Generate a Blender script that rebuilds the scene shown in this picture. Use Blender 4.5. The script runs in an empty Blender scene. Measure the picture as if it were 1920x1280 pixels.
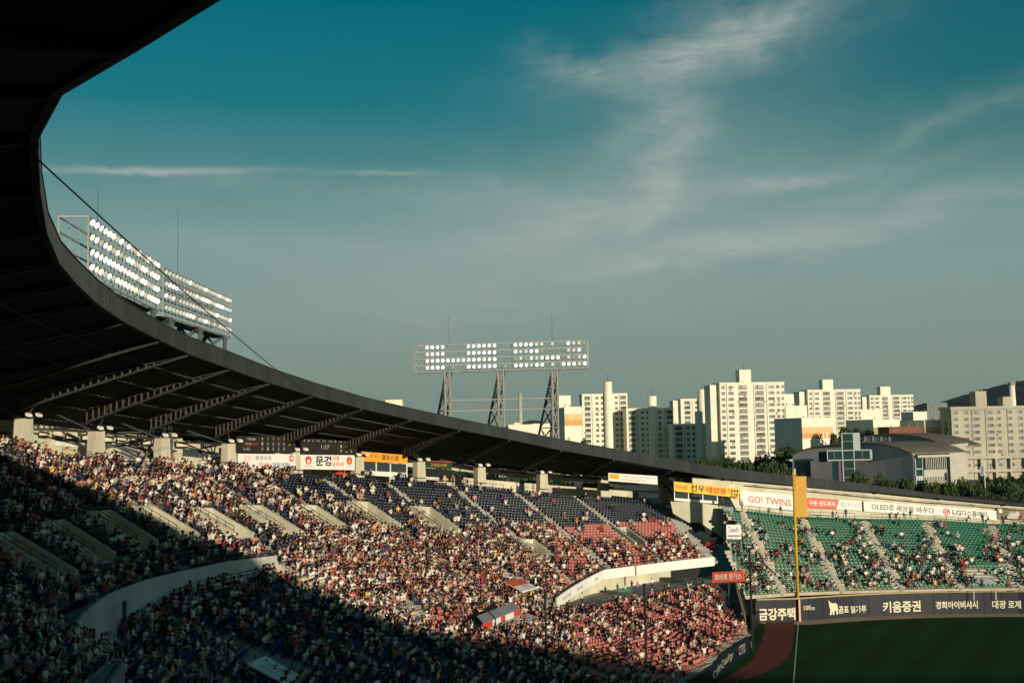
import bpy, math, random
import numpy as np
from mathutils import Vector, Matrix
rad = math.radians
random.seed(7); RNG = np.random.default_rng(11)
scene = bpy.context.scene
COL = scene.collection

# ------------------------------------------------------------------ camera
S = 1.2                                   # metres per survey unit
FOC, PITCH, ROLL = 2200.0, math.atan(175/2200.0), rad(1.1)
EYE = Vector((0, 0, 22*S))
FWD = Vector((0, math.cos(PITCH), math.sin(PITCH)))
UPV = Vector((0, -math.sin(PITCH), math.cos(PITCH)))
RGT = Vector((1, 0, 0))
cam = bpy.data.cameras.new('camera'); camo = bpy.data.objects.new('camera', cam); COL.objects.link(camo)
cam.sensor_width = 36; cam.lens = 36*FOC/1920; cam.clip_start = 0.5; cam.clip_end = 20000
xi = RGT*math.cos(ROLL) - UPV*math.sin(ROLL); yi = RGT*math.sin(ROLL) + UPV*math.cos(ROLL)
M = Matrix((xi, yi, -FWD)).transposed().to_4x4(); M.translation = EYE
camo.matrix_world = M
scene.camera = camo

# ------------------------------------------------------------------ sky and sun
SUN_AZ, SUN_EL = 154.0, 8.6               # azimuth from +Y towards +X
world = bpy.data.worlds.new('World'); scene.world = world; world.use_nodes = True
wt = world.node_tree; wn = wt.nodes; wl = wt.links
def wnode(t, **k):
    n = wn.new(t)
    for a, b in k.items(): setattr(n, a, b)
    return n
def wmath(op, a, b=None, c=None):
    n = wnode('ShaderNodeMath', operation=op)
    for i, x in enumerate((a, b, c)):
        if x is None: continue
        if isinstance(x, (int, float)): n.inputs[i].default_value = x
        else: wl.new(x, n.inputs[i])
    return n.outputs[0]
sky = wnode('ShaderNodeTexSky', sky_type='NISHITA', sun_disc=False)
sky.sun_elevation = rad(SUN_EL); sky.sun_rotation = rad(SUN_AZ)
sky.air_density = 1.5; sky.dust_density = 2.0; sky.ozone_density = 6.0
sep = wnode('ShaderNodeSeparateColor'); wl.new(sky.outputs[0], sep.inputs[0])
# film-like grade of the clear sky (the photograph is toned towards teal)
def grade(o, g, off): return wmath('MAXIMUM', wmath('MULTIPLY_ADD', o, g, off), 0.0)
cmb = wnode('ShaderNodeCombineColor')
SKYR, SKYG, SKYB = (1.15, -0.74), (1.0, -0.06), (0.76, -0.20)
for i, g in enumerate((SKYR, SKYG, SKYB)):
    wl.new(grade(sep.outputs[i], g[0], g[1]), cmb.inputs[i])
tc = wnode('ShaderNodeTexCoord'); sx = wnode('ShaderNodeSeparateXYZ'); wl.new(tc.outputs['Generated'], sx.inputs[0])
AZ = wmath('ARCTAN2', sx.outputs[0], sx.outputs[1])                       # 0 = straight ahead
EL = wmath('ARCSINE', sx.outputs[2])
def wnoise(scx, scy, scale, detail=5, rough=.6, dist=0., off=0.):
    c = wnode('ShaderNodeCombineXYZ')
    wl.new(wmath('MULTIPLY', AZ, scx), c.inputs[0]); wl.new(wmath('MULTIPLY', EL, scy), c.inputs[1]); c.inputs[2].default_value = off
    n = wnode('ShaderNodeTexNoise'); n.inputs['Scale'].default_value = scale; n.inputs['Detail'].default_value = detail
    n.inputs['Roughness'].default_value = rough; n.inputs['Distortion'].default_value = dist
    wl.new(c.outputs[0], n.inputs['Vector']); return n.outputs[0]
warp = wnoise(1, 1.6, 9, 4, .6, .4, 3.1); warp2 = wnoise(1, 1.6, 8, 4, .6, .4, 8.7)
streak = wnoise(1, 4.5, 9, 7, .64, 1.0, 1.3); fine = wnoise(1.2, 2.4, 22, 6, .66, .6, 5.5)
broad = wnoise(1, 2.6, 4.5, 5, .55, .5, 2.2)
AZw = wmath('ADD', AZ, wmath('MULTIPLY_ADD', warp, .10, -.05)); ELw = wmath('ADD', EL, wmath('MULTIPLY_ADD', warp2, .07, -.035))
def blob(a0, e0, la, le, ang, x=None, y=None):
    """soft ellipse on the sky dome: centre azimuth/elevation, half sizes and tilt in degrees"""
    x = x or AZw; y = y or ELw
    dx = wmath('SUBTRACT', x, rad(a0)); dy = wmath('SUBTRACT', y, rad(e0))
    c, s = math.cos(rad(ang)), math.sin(rad(ang))
    u = wmath('DIVIDE', wmath('ADD', wmath('MULTIPLY', dx, c), wmath('MULTIPLY', dy, s)), rad(la))
    v = wmath('DIVIDE', wmath('ADD', wmath('MULTIPLY', dx, -s), wmath('MULTIPLY', dy, c)), rad(le))
    return wmath('POWER', 2.718, wmath('MULTIPLY', wmath('ADD', wmath('MULTIPLY', u, u), wmath('MULTIPLY', v, v)), -1.0))
def total(items):
    t = None
    for w, b in items:
        q = wmath('MULTIPLY', b, w); t = q if t is None else wmath('ADD', t, q)
    return t
def clip(x): return wmath('MINIMUM', wmath('MAXIMUM', x, 0.0), 1.0)
fibre = wnoise(1, 6.5, 7, 8, .68, 1.6, 4.4)
plume = total([(.46, blob(9.8, 18.3, 7.0, 1.25, 10)), (.34, blob(12.5, 19.0, 3.6, 1.1, 14)), (.36, blob(8.0, 15.2, 3.6, 1.9, 58)), (.30, blob(7.2, 12.6, 2.6, .9, 75)), (.30, blob(3.6, 18.0, 2.4, .55, -4))])
low = total([(.44, blob(13.3, 11.9, 3.2, .42, 2)), (.48, blob(15, 9.3, 11, .7, 6)), (.26, blob(9, 8.6, 8, .7, 4)), (.26, blob(3, 10.2, 7, 1.0, 12)), (.22, blob(-3, 11.6, 7, .8, -3)),
             (.20, blob(-12, 9.2, 7, 1.2, -5)), (.24, blob(21, 14.0, 5, .6, 22)), (.18, blob(17, 11, 5, .5, 14)), (.20, blob(0, 6.5, 18, 1.2, 2)), (.16, blob(-14, 12.3, 4, .5, 3))])
glow = total([(.46, blob(3, 9.9, 12, 2.6, 8)), (.26, blob(9, 14.5, 8, 3.6, 20))])
tex = clip(wmath('MULTIPLY_ADD', wmath('ADD', wmath('MULTIPLY', fibre, .75), wmath('MULTIPLY', fine, .30)), 2.7, -.90))
veil = clip(wmath('MULTIPLY_ADD', broad, 2.4, -.78))
contr = total([(.62, blob(-17.3, 12.55, 4.6, .17, 2.5, AZ, wmath('ADD', EL, wmath('MULTIPLY_ADD', fine, .010, -.005)))), (.30, blob(-6.5, 12.75, 2.6, .12, 0, AZ, wmath('ADD', EL, wmath('MULTIPLY_ADD', fine, .010, -.005))))])
mask = clip(wmath('ADD', wmath('ADD', wmath('MULTIPLY', plume, wmath('MULTIPLY_ADD', tex, 1.05, .45)), wmath('MULTIPLY', low, wmath('MULTIPLY_ADD', tex, 1.0, .40))),
                  wmath('ADD', wmath('MULTIPLY', contr, wmath('MULTIPLY_ADD', fine, 1.6, .55)), wmath('MULTIPLY', glow, wmath('MULTIPLY_ADD', streak, .9, .35)))))
eld = wmath('MULTIPLY', EL, 57.2958)
hr = wnode('ShaderNodeValToRGB'); wl.new(wmath('MULTIPLY_ADD', eld, 1/40.0, .125), hr.inputs[0])     # thickness of the low haze by elevation (-5 to 35 degrees)
cr0 = hr.color_ramp; cr0.elements[0].position = .125; cr0.elements[0].color = (1, 1, 1, 1); cr0.elements[1].position = .64; cr0.elements[1].color = (0, 0, 0, 1)
for p_, v_ in ((.20, .99), (.275, .96), (.3625, .80), (.45, .28), (.525, .04)): e_ = cr0.elements.new(p_); e_.color = (v_, v_, v_, 1)
hc = wnode('ShaderNodeValToRGB'); wl.new(wmath('MULTIPLY', eld, 1/20.0), hc.inputs[0])
hc.color_ramp.elements[0].position = 0; hc.color_ramp.elements[0].color = (.205, .262, .205, 1); hc.color_ramp.elements[1].position = .45; hc.color_ramp.elements[1].color = (.240, .352, .340, 1)
hs = wnode('ShaderNodeVectorMath', operation='SCALE'); wl.new(hc.outputs[0], hs.inputs[0]); hs.inputs[3].default_value = 10
hm = wnode('ShaderNodeMix', data_type='RGBA'); wl.new(hr.outputs[0], hm.inputs[0]); wl.new(cmb.outputs[0], hm.inputs[6]); wl.new(hs.outputs[0], hm.inputs[7])
mix = wnode('ShaderNodeMix', data_type='RGBA'); wl.new(mask, mix.inputs[0]); wl.new(hm.outputs[2], mix.inputs[6])
mix.inputs[7].default_value = (3.6, 4.2, 3.9, 1)
bg = wn['Background']; wl.new(mix.outputs[2], bg.inputs[0]); bg.inputs[1].default_value = 0.1
sun = bpy.data.lights.new('sun', 'SUN'); suno = bpy.data.objects.new('sun', sun); COL.objects.link(suno)
sun.energy = 4.9; sun.angle = rad(0.5); sun.color = (1.0, .87, .66)
SUN_DIR = Vector((math.sin(rad(SUN_AZ))*math.cos(rad(SUN_EL)), math.cos(rad(SUN_AZ))*math.cos(rad(SUN_EL)), math.sin(rad(SUN_EL))))
suno.rotation_euler = SUN_DIR.to_track_quat('Z', 'Y').to_euler(); suno.location = SUN_DIR*200
vs = scene.view_settings; vs.view_transform = 'Standard'; vs.look = 'None'; vs.exposure = 0; vs.gamma = 1; vs.use_curve_mapping = False

# ------------------------------------------------------------------ helpers
def tag(o, label=None, cat=None, group=None, kind=None):
    for k, v in (('label', label), ('category', cat), ('group', group), ('kind', kind)):
        if v: o[k] = v
    return o
def empty(name, loc=(0, 0, 0), rz=0.0):
    o = bpy.data.objects.new(name, None); COL.objects.link(o); o.location = loc; o.rotation_euler = (0, 0, rz); o.empty_display_size = .5
    return o
def thing(name, label, cat, loc=(0, 0, 0), rz=0.0, group=None):
    return tag(empty(name, loc, rz), label, cat, group)
def link(name, mesh, parent=None, mat4=None):
    o = bpy.data.objects.new(name, mesh); COL.objects.link(o)
    if parent is not None: o.parent = parent
    if mat4 is not None: o.matrix_local = mat4
    return o
class MB:
    def __init__(s): s.v = []; s.f = []; s.m = []
    def poly(s, pts, m=0):
        n = len(s.v); s.v += [tuple(p) for p in pts]; s.f.append(tuple(range(n, n+len(pts)))); s.m.append(m)
    def hexa(s, b, t, m=0):
        """b, t: matching rings (bottom counter-clockwise seen from the top)"""
        n = len(s.v); k = len(b); s.v += [tuple(p) for p in b] + [tuple(p) for p in t]
        s.f.append(tuple(n+i for i in reversed(range(k)))); s.f.append(tuple(n+k+i for i in range(k))); s.m += [m, m]
        for i in range(k):
            j = (i+1) % k; s.f.append((n+i, n+j, n+k+j, n+k+i)); s.m.append(m)
    def box(s, x0, x1, y0, y1, z0, z1, m=0, fr=None):
        g = fr or (lambda x, y, z: (x, y, z))
        s.hexa([g(x0, y0, z0), g(x1, y0, z0), g(x1, y1, z0), g(x0, y1, z0)], [g(x0, y0, z1), g(x1, y0, z1), g(x1, y1, z1), g(x0, y1, z1)], m)
    def tube(s, p, q, r, n=5, m=0, r2=None):
        p, q = Vector(p), Vector(q); d = (q-p)
        if d.length < 1e-6: return
        d.normalize(); a = d.cross(Vector((0, 0, 1)) if abs(d.z) < .9 else Vector((1, 0, 0))).normalized(); b = d.cross(a)
        r2 = r if r2 is None else r2
        ring = lambda c, rr: [c + a*(rr*math.cos(6.28319*i/n)) + b*(rr*math.sin(6.28319*i/n)) for i in range(n)]
        s.hexa(ring(p, r), ring(q, r2), m)
    def beam(s, p, q, w, h, m=0):
        """box beam from p to q, width w sideways, height h (p, q on the centre line)"""
        p, q = Vector(p), Vector(q); d = (q-p).normalized(); a = d.cross(Vector((0, 0, 1)))
        a = a.normalized() if a.length > 1e-4 else Vector((1, 0, 0)); b = a.cross(d)
        rg = lambda c: [c - a*w/2 - b*h/2, c + a*w/2 - b*h/2, c + a*w/2 + b*h/2, c - a*w/2 + b*h/2]
        s.hexa(rg(p), rg(q), m)
    def build(s, name, mats, parent=None, smooth=False):
        me = bpy.data.meshes.new(name); v = s.v
        root = parent
        while root is not None and root.parent is not None: root = root.parent
        if root is not None and root.get('_w'):
            L = root.location; v = [(x-L[0], y-L[1], z-L[2]) for x, y, z in v]
        me.from_pydata(v, [], s.f)
        for mt in (mats if isinstance(mats, (list, tuple)) else [mats]): me.materials.append(mt)
        if any(s.m): me.polygons.foreach_set('material_index', s.m)
        if smooth: me.polygons.foreach_set('use_smooth', [True]*len(me.polygons))
        me.update()
        return link(name, me, parent)
def wthing(name, label, cat, loc, group=None):
    """thing whose parts are given in world coordinates"""
    o = thing(name, label, cat, loc, 0, group); o['_w'] = 1; return o

MATS = {}
def mat(name, col, rough=.8, var=.12, scale=.4, metal=0.0, spec=.3, emit=0.0, bump=0.0, bscale=6.0, streaks=0.0):
    if name in MATS: return MATS[name]
    m = bpy.data.materials.new(name); m.use_nodes = True; t = m.node_tree; n = t.nodes; b = n['Principled BSDF']
    b.inputs['Roughness'].default_value = rough; b.inputs['Metallic'].default_value = metal; b.inputs['Specular IOR Level'].default_value = spec
    c = (col[0], col[1], col[2], 1)
    if var > 0:
        tcn = n.new('ShaderNodeTexCoord'); mp = n.new('ShaderNodeMapping'); t.links.new(tcn.outputs['Object'], mp.inputs[0])
        if streaks: mp.inputs['Scale'].default_value = (1, 1, streaks)
        nz = n.new('ShaderNodeTexNoise'); nz.inputs['Scale'].default_value = scale; nz.inputs['Detail'].default_value = 6; nz.inputs['Roughness'].default_value = .65
        t.links.new(mp.outputs[0], nz.inputs['Vector'])
        mx = n.new('ShaderNodeMix'); mx.data_type = 'RGBA'; mx.blend_type = 'MULTIPLY'; mx.inputs[0].default_value = 1
        rp = n.new('ShaderNodeMapRange'); rp.inputs[1].default_value = .3; rp.inputs[2].default_value = .7; rp.inputs[3].default_value = 1-var*1.6; rp.inputs[4].default_value = 1+var
        t.links.new(nz.outputs[0], rp.inputs[0]); mx.inputs[6].default_value = c
        t.links.new(rp.outputs[0], mx.inputs[7]); t.links.new(mx.outputs[2], b.inputs['Base Color'])
    else: b.inputs['Base Color'].default_value = c
    if bump:
        nb = n.new('ShaderNodeTexNoise'); nb.inputs['Scale'].default_value = bscale; nb.inputs['Detail'].default_value = 4
        bp = n.new('ShaderNodeBump'); bp.inputs['Strength'].default_value = bump; t.links.new(nb.outputs[0], bp.inputs['Height']); t.links.new(bp.outputs[0], b.inputs['Normal'])
    if emit: b.inputs['Emission Color'].default_value = c; b.inputs['Emission Strength'].default_value = emit
    MATS[name] = m; return m

# survey of the place: bearings from the camera, and the round plan of the stadium
CX, CY = 60.0, 68.0
_n = math.hypot(.86, .51); AX, AY = -.86/_n, -.51/_n; BX, BY = AY, -AX        # axis to home plate, and towards the third base side
def pol(t, r, z):
    """stadium coordinates (degrees round the centre, radius, height in units) -> metres"""
    t = rad(t); c, s = math.cos(t), math.sin(t)
    return Vector(((CX + r*(c*AX + s*BX))*S, (CY + r*(c*AY + s*BY))*S, z*S))
def tr(P):
    dx, dy = P[0]/S-CX, P[1]/S-CY
    return math.degrees(math.atan2(dx*BX+dy*BY, dx*AX+dy*AY)), math.hypot(dx, dy)
def sight(px, py):
    u, v = (px-960)/FOC, (640-py)/FOC; c, s = math.cos(ROLL), math.sin(ROLL)
    return FWD + RGT*(u*c+v*s) + UPV*(-u*s+v*c)
def at(px, py, Y):
    """point on a bearing at a surveyed distance Y (units)"""
    d = sight(px, py); return EYE + d*(Y*S/d.y)
def oncyl(px, py, r):
    d = sight(px, py); A = d.x**2+d.y**2; B = -2*(CX*d.x+CY*d.y); q = CX**2+CY**2-r*r
    t = (-B+math.sqrt(max(0, B*B-4*A*q)))/(2*A); P = EYE + d*(t*S)
    return tr(P)[0], P.z/S
def onz(px, py, z):
    d = sight(px, py); t = (z*S-EYE.z)/d.z; return EYE + d*t
def project(P):
    d = P - np.array(EYE); z = d @ np.array(FWD); a = (d @ np.array(RGT))/z; b = (d @ np.array(UPV))/z
    c, s = math.cos(ROLL), math.sin(ROLL)
    return 960+FOC*(a*c-b*s), 640-FOC*(a*s+b*c), z
class Tab:
    def __init__(s, rows): s.x = [r[0] for r in rows]; s.c = [[r[k] for r in rows] for k in range(1, len(rows[0]))]
    def __call__(s, t, k=0): return np.interp(t, s.x, s.c[k])
RIM = Tab([(-130,18.25),(-98,18.25),(-60,21.25),(-20,24.25),(10,23.75),(30,23.15),(44.9,21.85),(49.8,20.55),(55.6,19.65),(61.8,18.85),(66.5,17.85),(72.2,16.95),(76.7,16.25),(81.3,15.45),(87.1,14.15),(92.2,13.10),(98.2,12.00)])
K2 = Tab([(-130,84,9),(-98,84,9),(-20,79,12.0),(10,79,11.6),(18,79.5,11.3),(24,80,11.2),(26.5,82.2,10.9),(29.5,85,10.85),(31,85.1,11.45),(34,85.4,11.9),(39,86,11.9),(47,86,11.8),(51.95,86,11.5),(52.05,77,7.4),(60,77,6.4),(70,77,4.8),(75,78.5,4.3),(84,84,5.7),(88,84,5.8),(97,84,6.1)])
K1 = Tab([(-130,84,5),(-98,84,5),(-20,79,9.0),(18,79.5,9.0),(24,80,9.0),(29.5,84.5,9.0),(31,85,9.3),(35,85.4,9.8),(43,86,10.8),(51.95,86,10.7),(52.05,77,7.4),(60,77,6.4),(70,77,4.8),(75,78,3.4),(78,80,3.2),(84,81,3.55),(92,81,4.3),(97,81,4.1)])
K0 = Tab([(-130,76,1.4),(-95.7,76,1.4),(-85,63,1.4),(-62,55,1.4),(-30,64,1.4),(-10,72,1.4),(10,72,1.4),(30,64,1.4),(50,57,1.4),(62,55,1.4),(71.4,56.5,1.4),(85.3,63.2,1.4),(95.7,76,1.4),(99,79,1.4)])
OT = Tab([(96,12.45),(98,12.15),(101.1,11.55),(106.4,10.25),(113,9.55),(119,9.15),(124,8.45),(150,7.95)])
OB = Tab([(90,76.2),(94,76),(99,75.2),(108.7,72.4),(119.5,70.4),(130,67),(150,63)])
RIN = Tab([(-180,91),(-95,91),(-75,90.5),(-60,90),(-46,88),(-36,86),(-25,83),(-14,81.3),(14,81.3),(25,83),(36,86),(46,88),(60,90),(75,90.5),(94,91),(99,94.6),(103,95.2),(180,95.2)])
ZT = Tab([(-150,12),(-126,14),(-95,18.4),(-85,19.8),(-76,20.8),(-68,22.7),(-65,23.4),(-62,24.4),(-59,25.1),(-56,25.6),(-53,25.9),(-49,26.2),(-46,27.8),(-44,30.4),(-38,32.2),(-32,33.3),(-25,34),(-12,33.8),(-6,33.3),(0,32.6),(8,31.9),(21.5,31.7),(29.6,31.9),(35.4,31.6),(40.7,30.8),(50,29.36),(62.1,26.7),(65.3,25.83),(71.65,24.4),(78,22.9),(84.1,21.3),(94.8,18.57),(100.8,17.1),(107.2,15.75),(112.5,14.75),(117.7,13.15),(121.6,12.25),(126,11.3),(150,8.4)])  # heights at negative angles are unseen, shaped to place the roof's shadow edge
ZB = Tab([(-150,11),(-126,13),(-95,17.1),(-85,18.5),(-76,19.5),(-68,21.4),(-62,23.1),(-56,24.3),(-53,24.6),(-49,24.9),(-46,26.4),(-38,29.8),(-28,29.4),(-20,28.8),(-12,28.9),(-6,29.2),(-3,29.6),(0,30.2),(3,30.9),(6.5,31.2),(14,31.0),(21.8,30.6),(29.6,30.5),(35.4,30.1),(41.2,29.4),(50.2,27.9),(59.3,26),(65.3,24.64),(71.6,23.2),(79.1,21.4),(85.8,19.5),(90.5,18.4),(94.8,17.2),(100.8,15.7),(107.2,14.4),(112.5,13.65),(117.7,12.45),(121.6,11.85),(126,11.0),(150,8.2)])
def zup(t, r): return K2(t, 1) + (RIM(t)-K2(t, 1))*(r-K2(t, 0))/(104-K2(t, 0))
def zlow(t, r): return K0(t, 1) + (K1(t, 1)-K0(t, 1))*(r-K0(t, 0))/(K1(t, 0)-K0(t, 0))
def zout(t, r): return 3.0 + (OT(t)-3.0)*(r-OB(t))/(93-OB(t))
# ------------------------------------------------------------------ materials
m_conc = mat('concrete', (.30,.29,.27), .9, .22, .5, bump=.2)
m_step = mat('stair concrete', (.38,.36,.30), .9, .18, .8)
m_cream = mat('cream painted concrete', (.56,.53,.40), .85, .16, .35, streaks=.3)
m_white = mat('white paint', (.76,.75,.69), .7, .10, .5)
m_board = mat('white banner cloth', (.78,.76,.71), .6, .05, .6)
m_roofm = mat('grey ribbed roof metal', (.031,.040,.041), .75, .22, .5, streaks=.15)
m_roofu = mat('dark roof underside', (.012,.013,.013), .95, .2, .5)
m_steel = mat('dark green grey steel', (.042,.050,.046), .7, .2, .8)
m_stub = mat('pale steel stiffener', (.06,.055,.042), .8, .15, 2)
m_rail = mat('dark railing steel', (.05,.055,.06), .6, 0)
m_pad = mat('navy wall padding', (.006,.009,.019), .55, .18, 1.2)
m_padseam = mat('wall cap yellow brown', (.42,.33,.14), .7, .1)
m_navy = mat('navy seat plastic', (.0065,.013,.031), .5, 0)
m_red = mat('coral seat plastic', (.50,.155,.125), .5, 0)
m_green = mat('green seat plastic', (.028,.185,.115), .45, 0)
m_blue = mat('blue seat plastic', (.012,.065,.17), .45, 0)
m_plate = mat('seat number plate', (.26,.31,.31), .5, 0)
m_yellow = mat('yellow paint', (.56,.30,.018), .5, .06)
m_dark = mat('black', (.012,.013,.014), .7, 0)
m_grey = mat('mid grey', (.25,.26,.27), .7, .1)
m_redp = mat('red print', (.62,.055,.035), .6, 0)
m_coral = mat('coral sign paint', (.72,.11,.06), .55, .05)
m_ink = mat('dark ink', (.03,.035,.045), .6, 0)
m_inkg = mat('grey ink', (.20,.21,.21), .6, 0)
m_inkb = mat('blue ink', (.05,.16,.42), .6, 0)
m_orange = mat('orange sign', (.85,.36,.03), .55, .05)
m_glass = mat('dark window glass', (.035,.05,.055), .12, 0, spec=.6)
m_lat = mat('pale galvanised steel', (.36,.36,.33), .6, .15, 2, metal=.2)

# ------------------------------------------------------------------ ground and field
def sheet(name, pts, z, m, kind='structure'):
    b = MB(); b.poly([(p[0], p[1], z) for p in pts]); return tag(b.build(name, m), kind=kind)
def circ(R, n, cx=0, cy=0): return [(cx+R*math.cos(6.28319*i/n), cy+R*math.sin(6.28319*i/n)) for i in range(n)]
sheet('ground', circ(9000, 96), -.02, mat('city ground', (.10,.105,.09), .95, .3, .01))
def grass_mat():
    m = bpy.data.materials.new('turf'); m.use_nodes = True; t = m.node_tree; n = t.nodes; b = n['Principled BSDF']; b.inputs['Roughness'].default_value = .95; b.inputs['Specular IOR Level'].default_value = .1
    tcn = n.new('ShaderNodeTexCoord'); nz = n.new('ShaderNodeTexNoise'); nz.inputs['Scale'].default_value = .12; nz.inputs['Detail'].default_value = 9; nz.inputs['Roughness'].default_value = .75
    t.links.new(tcn.outputs['Object'], nz.inputs['Vector'])
    mp = n.new('ShaderNodeMapping'); mp.inputs['Rotation'].default_value = (0, 0, rad(28)); t.links.new(tcn.outputs['Object'], mp.inputs[0])
    wv = n.new('ShaderNodeTexWave'); wv.inputs['Scale'].default_value = .055; wv.inputs['Distortion'].default_value = 1.2; t.links.new(mp.outputs[0], wv.inputs['Vector'])
    ad = n.new('ShaderNodeMath'); ad.operation = 'MULTIPLY_ADD'; ad.inputs[1].default_value = .22; t.links.new(wv.outputs['Fac'], ad.inputs[0]); t.links.new(nz.outputs[0], ad.inputs[2])
    r = n.new('ShaderNodeValToRGB'); r.color_ramp.elements[0].position = .35; r.color_ramp.elements[0].color = (.0045,.028,.007,1); r.color_ramp.elements[1].position = .85; r.color_ramp.elements[1].color = (.012,.060,.0135,1)
    t.links.new(ad.outputs[0], r.inputs[0]); t.links.new(r.outputs[0], b.inputs['Base Color']); return m
m_turf = grass_mat()
sheet('field_grass', [pol(t, 82, 0) for t in range(-180, 180, 3)], .01, m_turf)
# outfield wall line, surveyed at its foot
WALLPTS = [onz(*p, 0) for p in ((1420,1166),(1497,1164),(1609,1156),(1740,1151),(1920,1149.5))]
_w = [(tr(p)) for p in WALLPTS]; WALLR = Tab([(t, r) for t, r in _w] + [(132, 67.5), (150, 63)])
T0W = _w[0][0]
def wl_(t, off=0, z=0): return pol(t, WALLR(t)+off, z)
ths = np.arange(T0W, 150, 1.0)
sheet('warning_track', [wl_(t) for t in ths] + [wl_(t, -2.7) for t in reversed(ths)], .014, mat('tan clay', (.40,.30,.19), .95, .15, 2))
rub = [onz(*p, 0) for p in ((1436,1166),(1490,1164),(1489,1186),(1485,1215),(1478,1232),(1455,1250),(1425,1264),(1380,1281),(1300,1305),(1180,1340),(1130,1330),(1250,1300),(1325,1283),(1370,1266),(1412,1236),(1424,1212),(1432,1188))]
sheet('clay_track', rub, .018, mat('red clay', (.155,.027,.015), .95, .22, 1.2))
fp = onz(1497, 1164, 0); fd = Vector((onz(1488, 1280, 0)-fp)); fd.z = 0; fd.normalize(); fs = Vector((-fd.y, fd.x, 0))*.06
sheet('foul_line', [fp-fs, fp+fs, fp+fd*112+fs, fp+fd*112-fs], .024, mat('chalk', (.55,.55,.50), .9, .2, 3))

# ------------------------------------------------------------------ grandstand terraces
AISLE = [14.4, 19.2, 24.2, 29.4, 34.6, 39.5, 44.0, 48.4, 53.2, 58.4, 63.5, 68.9, 74.2, 79.9, 85.3, 90.6]
AOUT = [101.8 + 5.45*i for i in range(8)]               # measured at the top row; the stairs run skew below
def skew(t, fr): return t - 3.9*(1-fr)
# stair openings (vomitories): centre, half width in degrees, inner and outer radius
VOM = [(34.6, .95, 88.4, 92.4), (39.5, .95, 89.6, 93.3), (44, .95, 90.2, 94), (48.4, .95, 91, 94.8), (53, .95, 90.4, 94.6), (57.9, .95, 90.8, 95.4), (63.1, .95, 91.3, 96), (68.7, .95, 93, 97.7), (74.1, .95, 92.8, 97.4),
       (80.3, .85, 87.2, 90.8), (90.9, .6, 90, 93.9)]
stand = wthing('grandstand', 'curved concrete grandstand with navy, coral and blue seating under the dark roof', 'grandstand', pol(60, 90, 0))
outst = wthing('bleachers', 'outfield bleachers of green seats behind the navy padded fence', 'grandstand', pol(112, 82, 0))
PITCHR = .70
WK = Tab([(72, 0), (76, 1.7), (97, 1.7)])          # width of the walkway below the sloped parapet
def tmax_up(r): return 95.7+(r-84)/20*2.7
def tmax_low(r): return 86.6+(r-63)/18*7.6
def in_bleacher(t, r): return not ((t < 99.8 and r > 86.5) or t < 93.8+max(0, r-76)*.35)
def invom(t, r):
    for c, w, a, b in VOM:
        if abs(t-c) < w and a < r < b: return True
    return False
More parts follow.
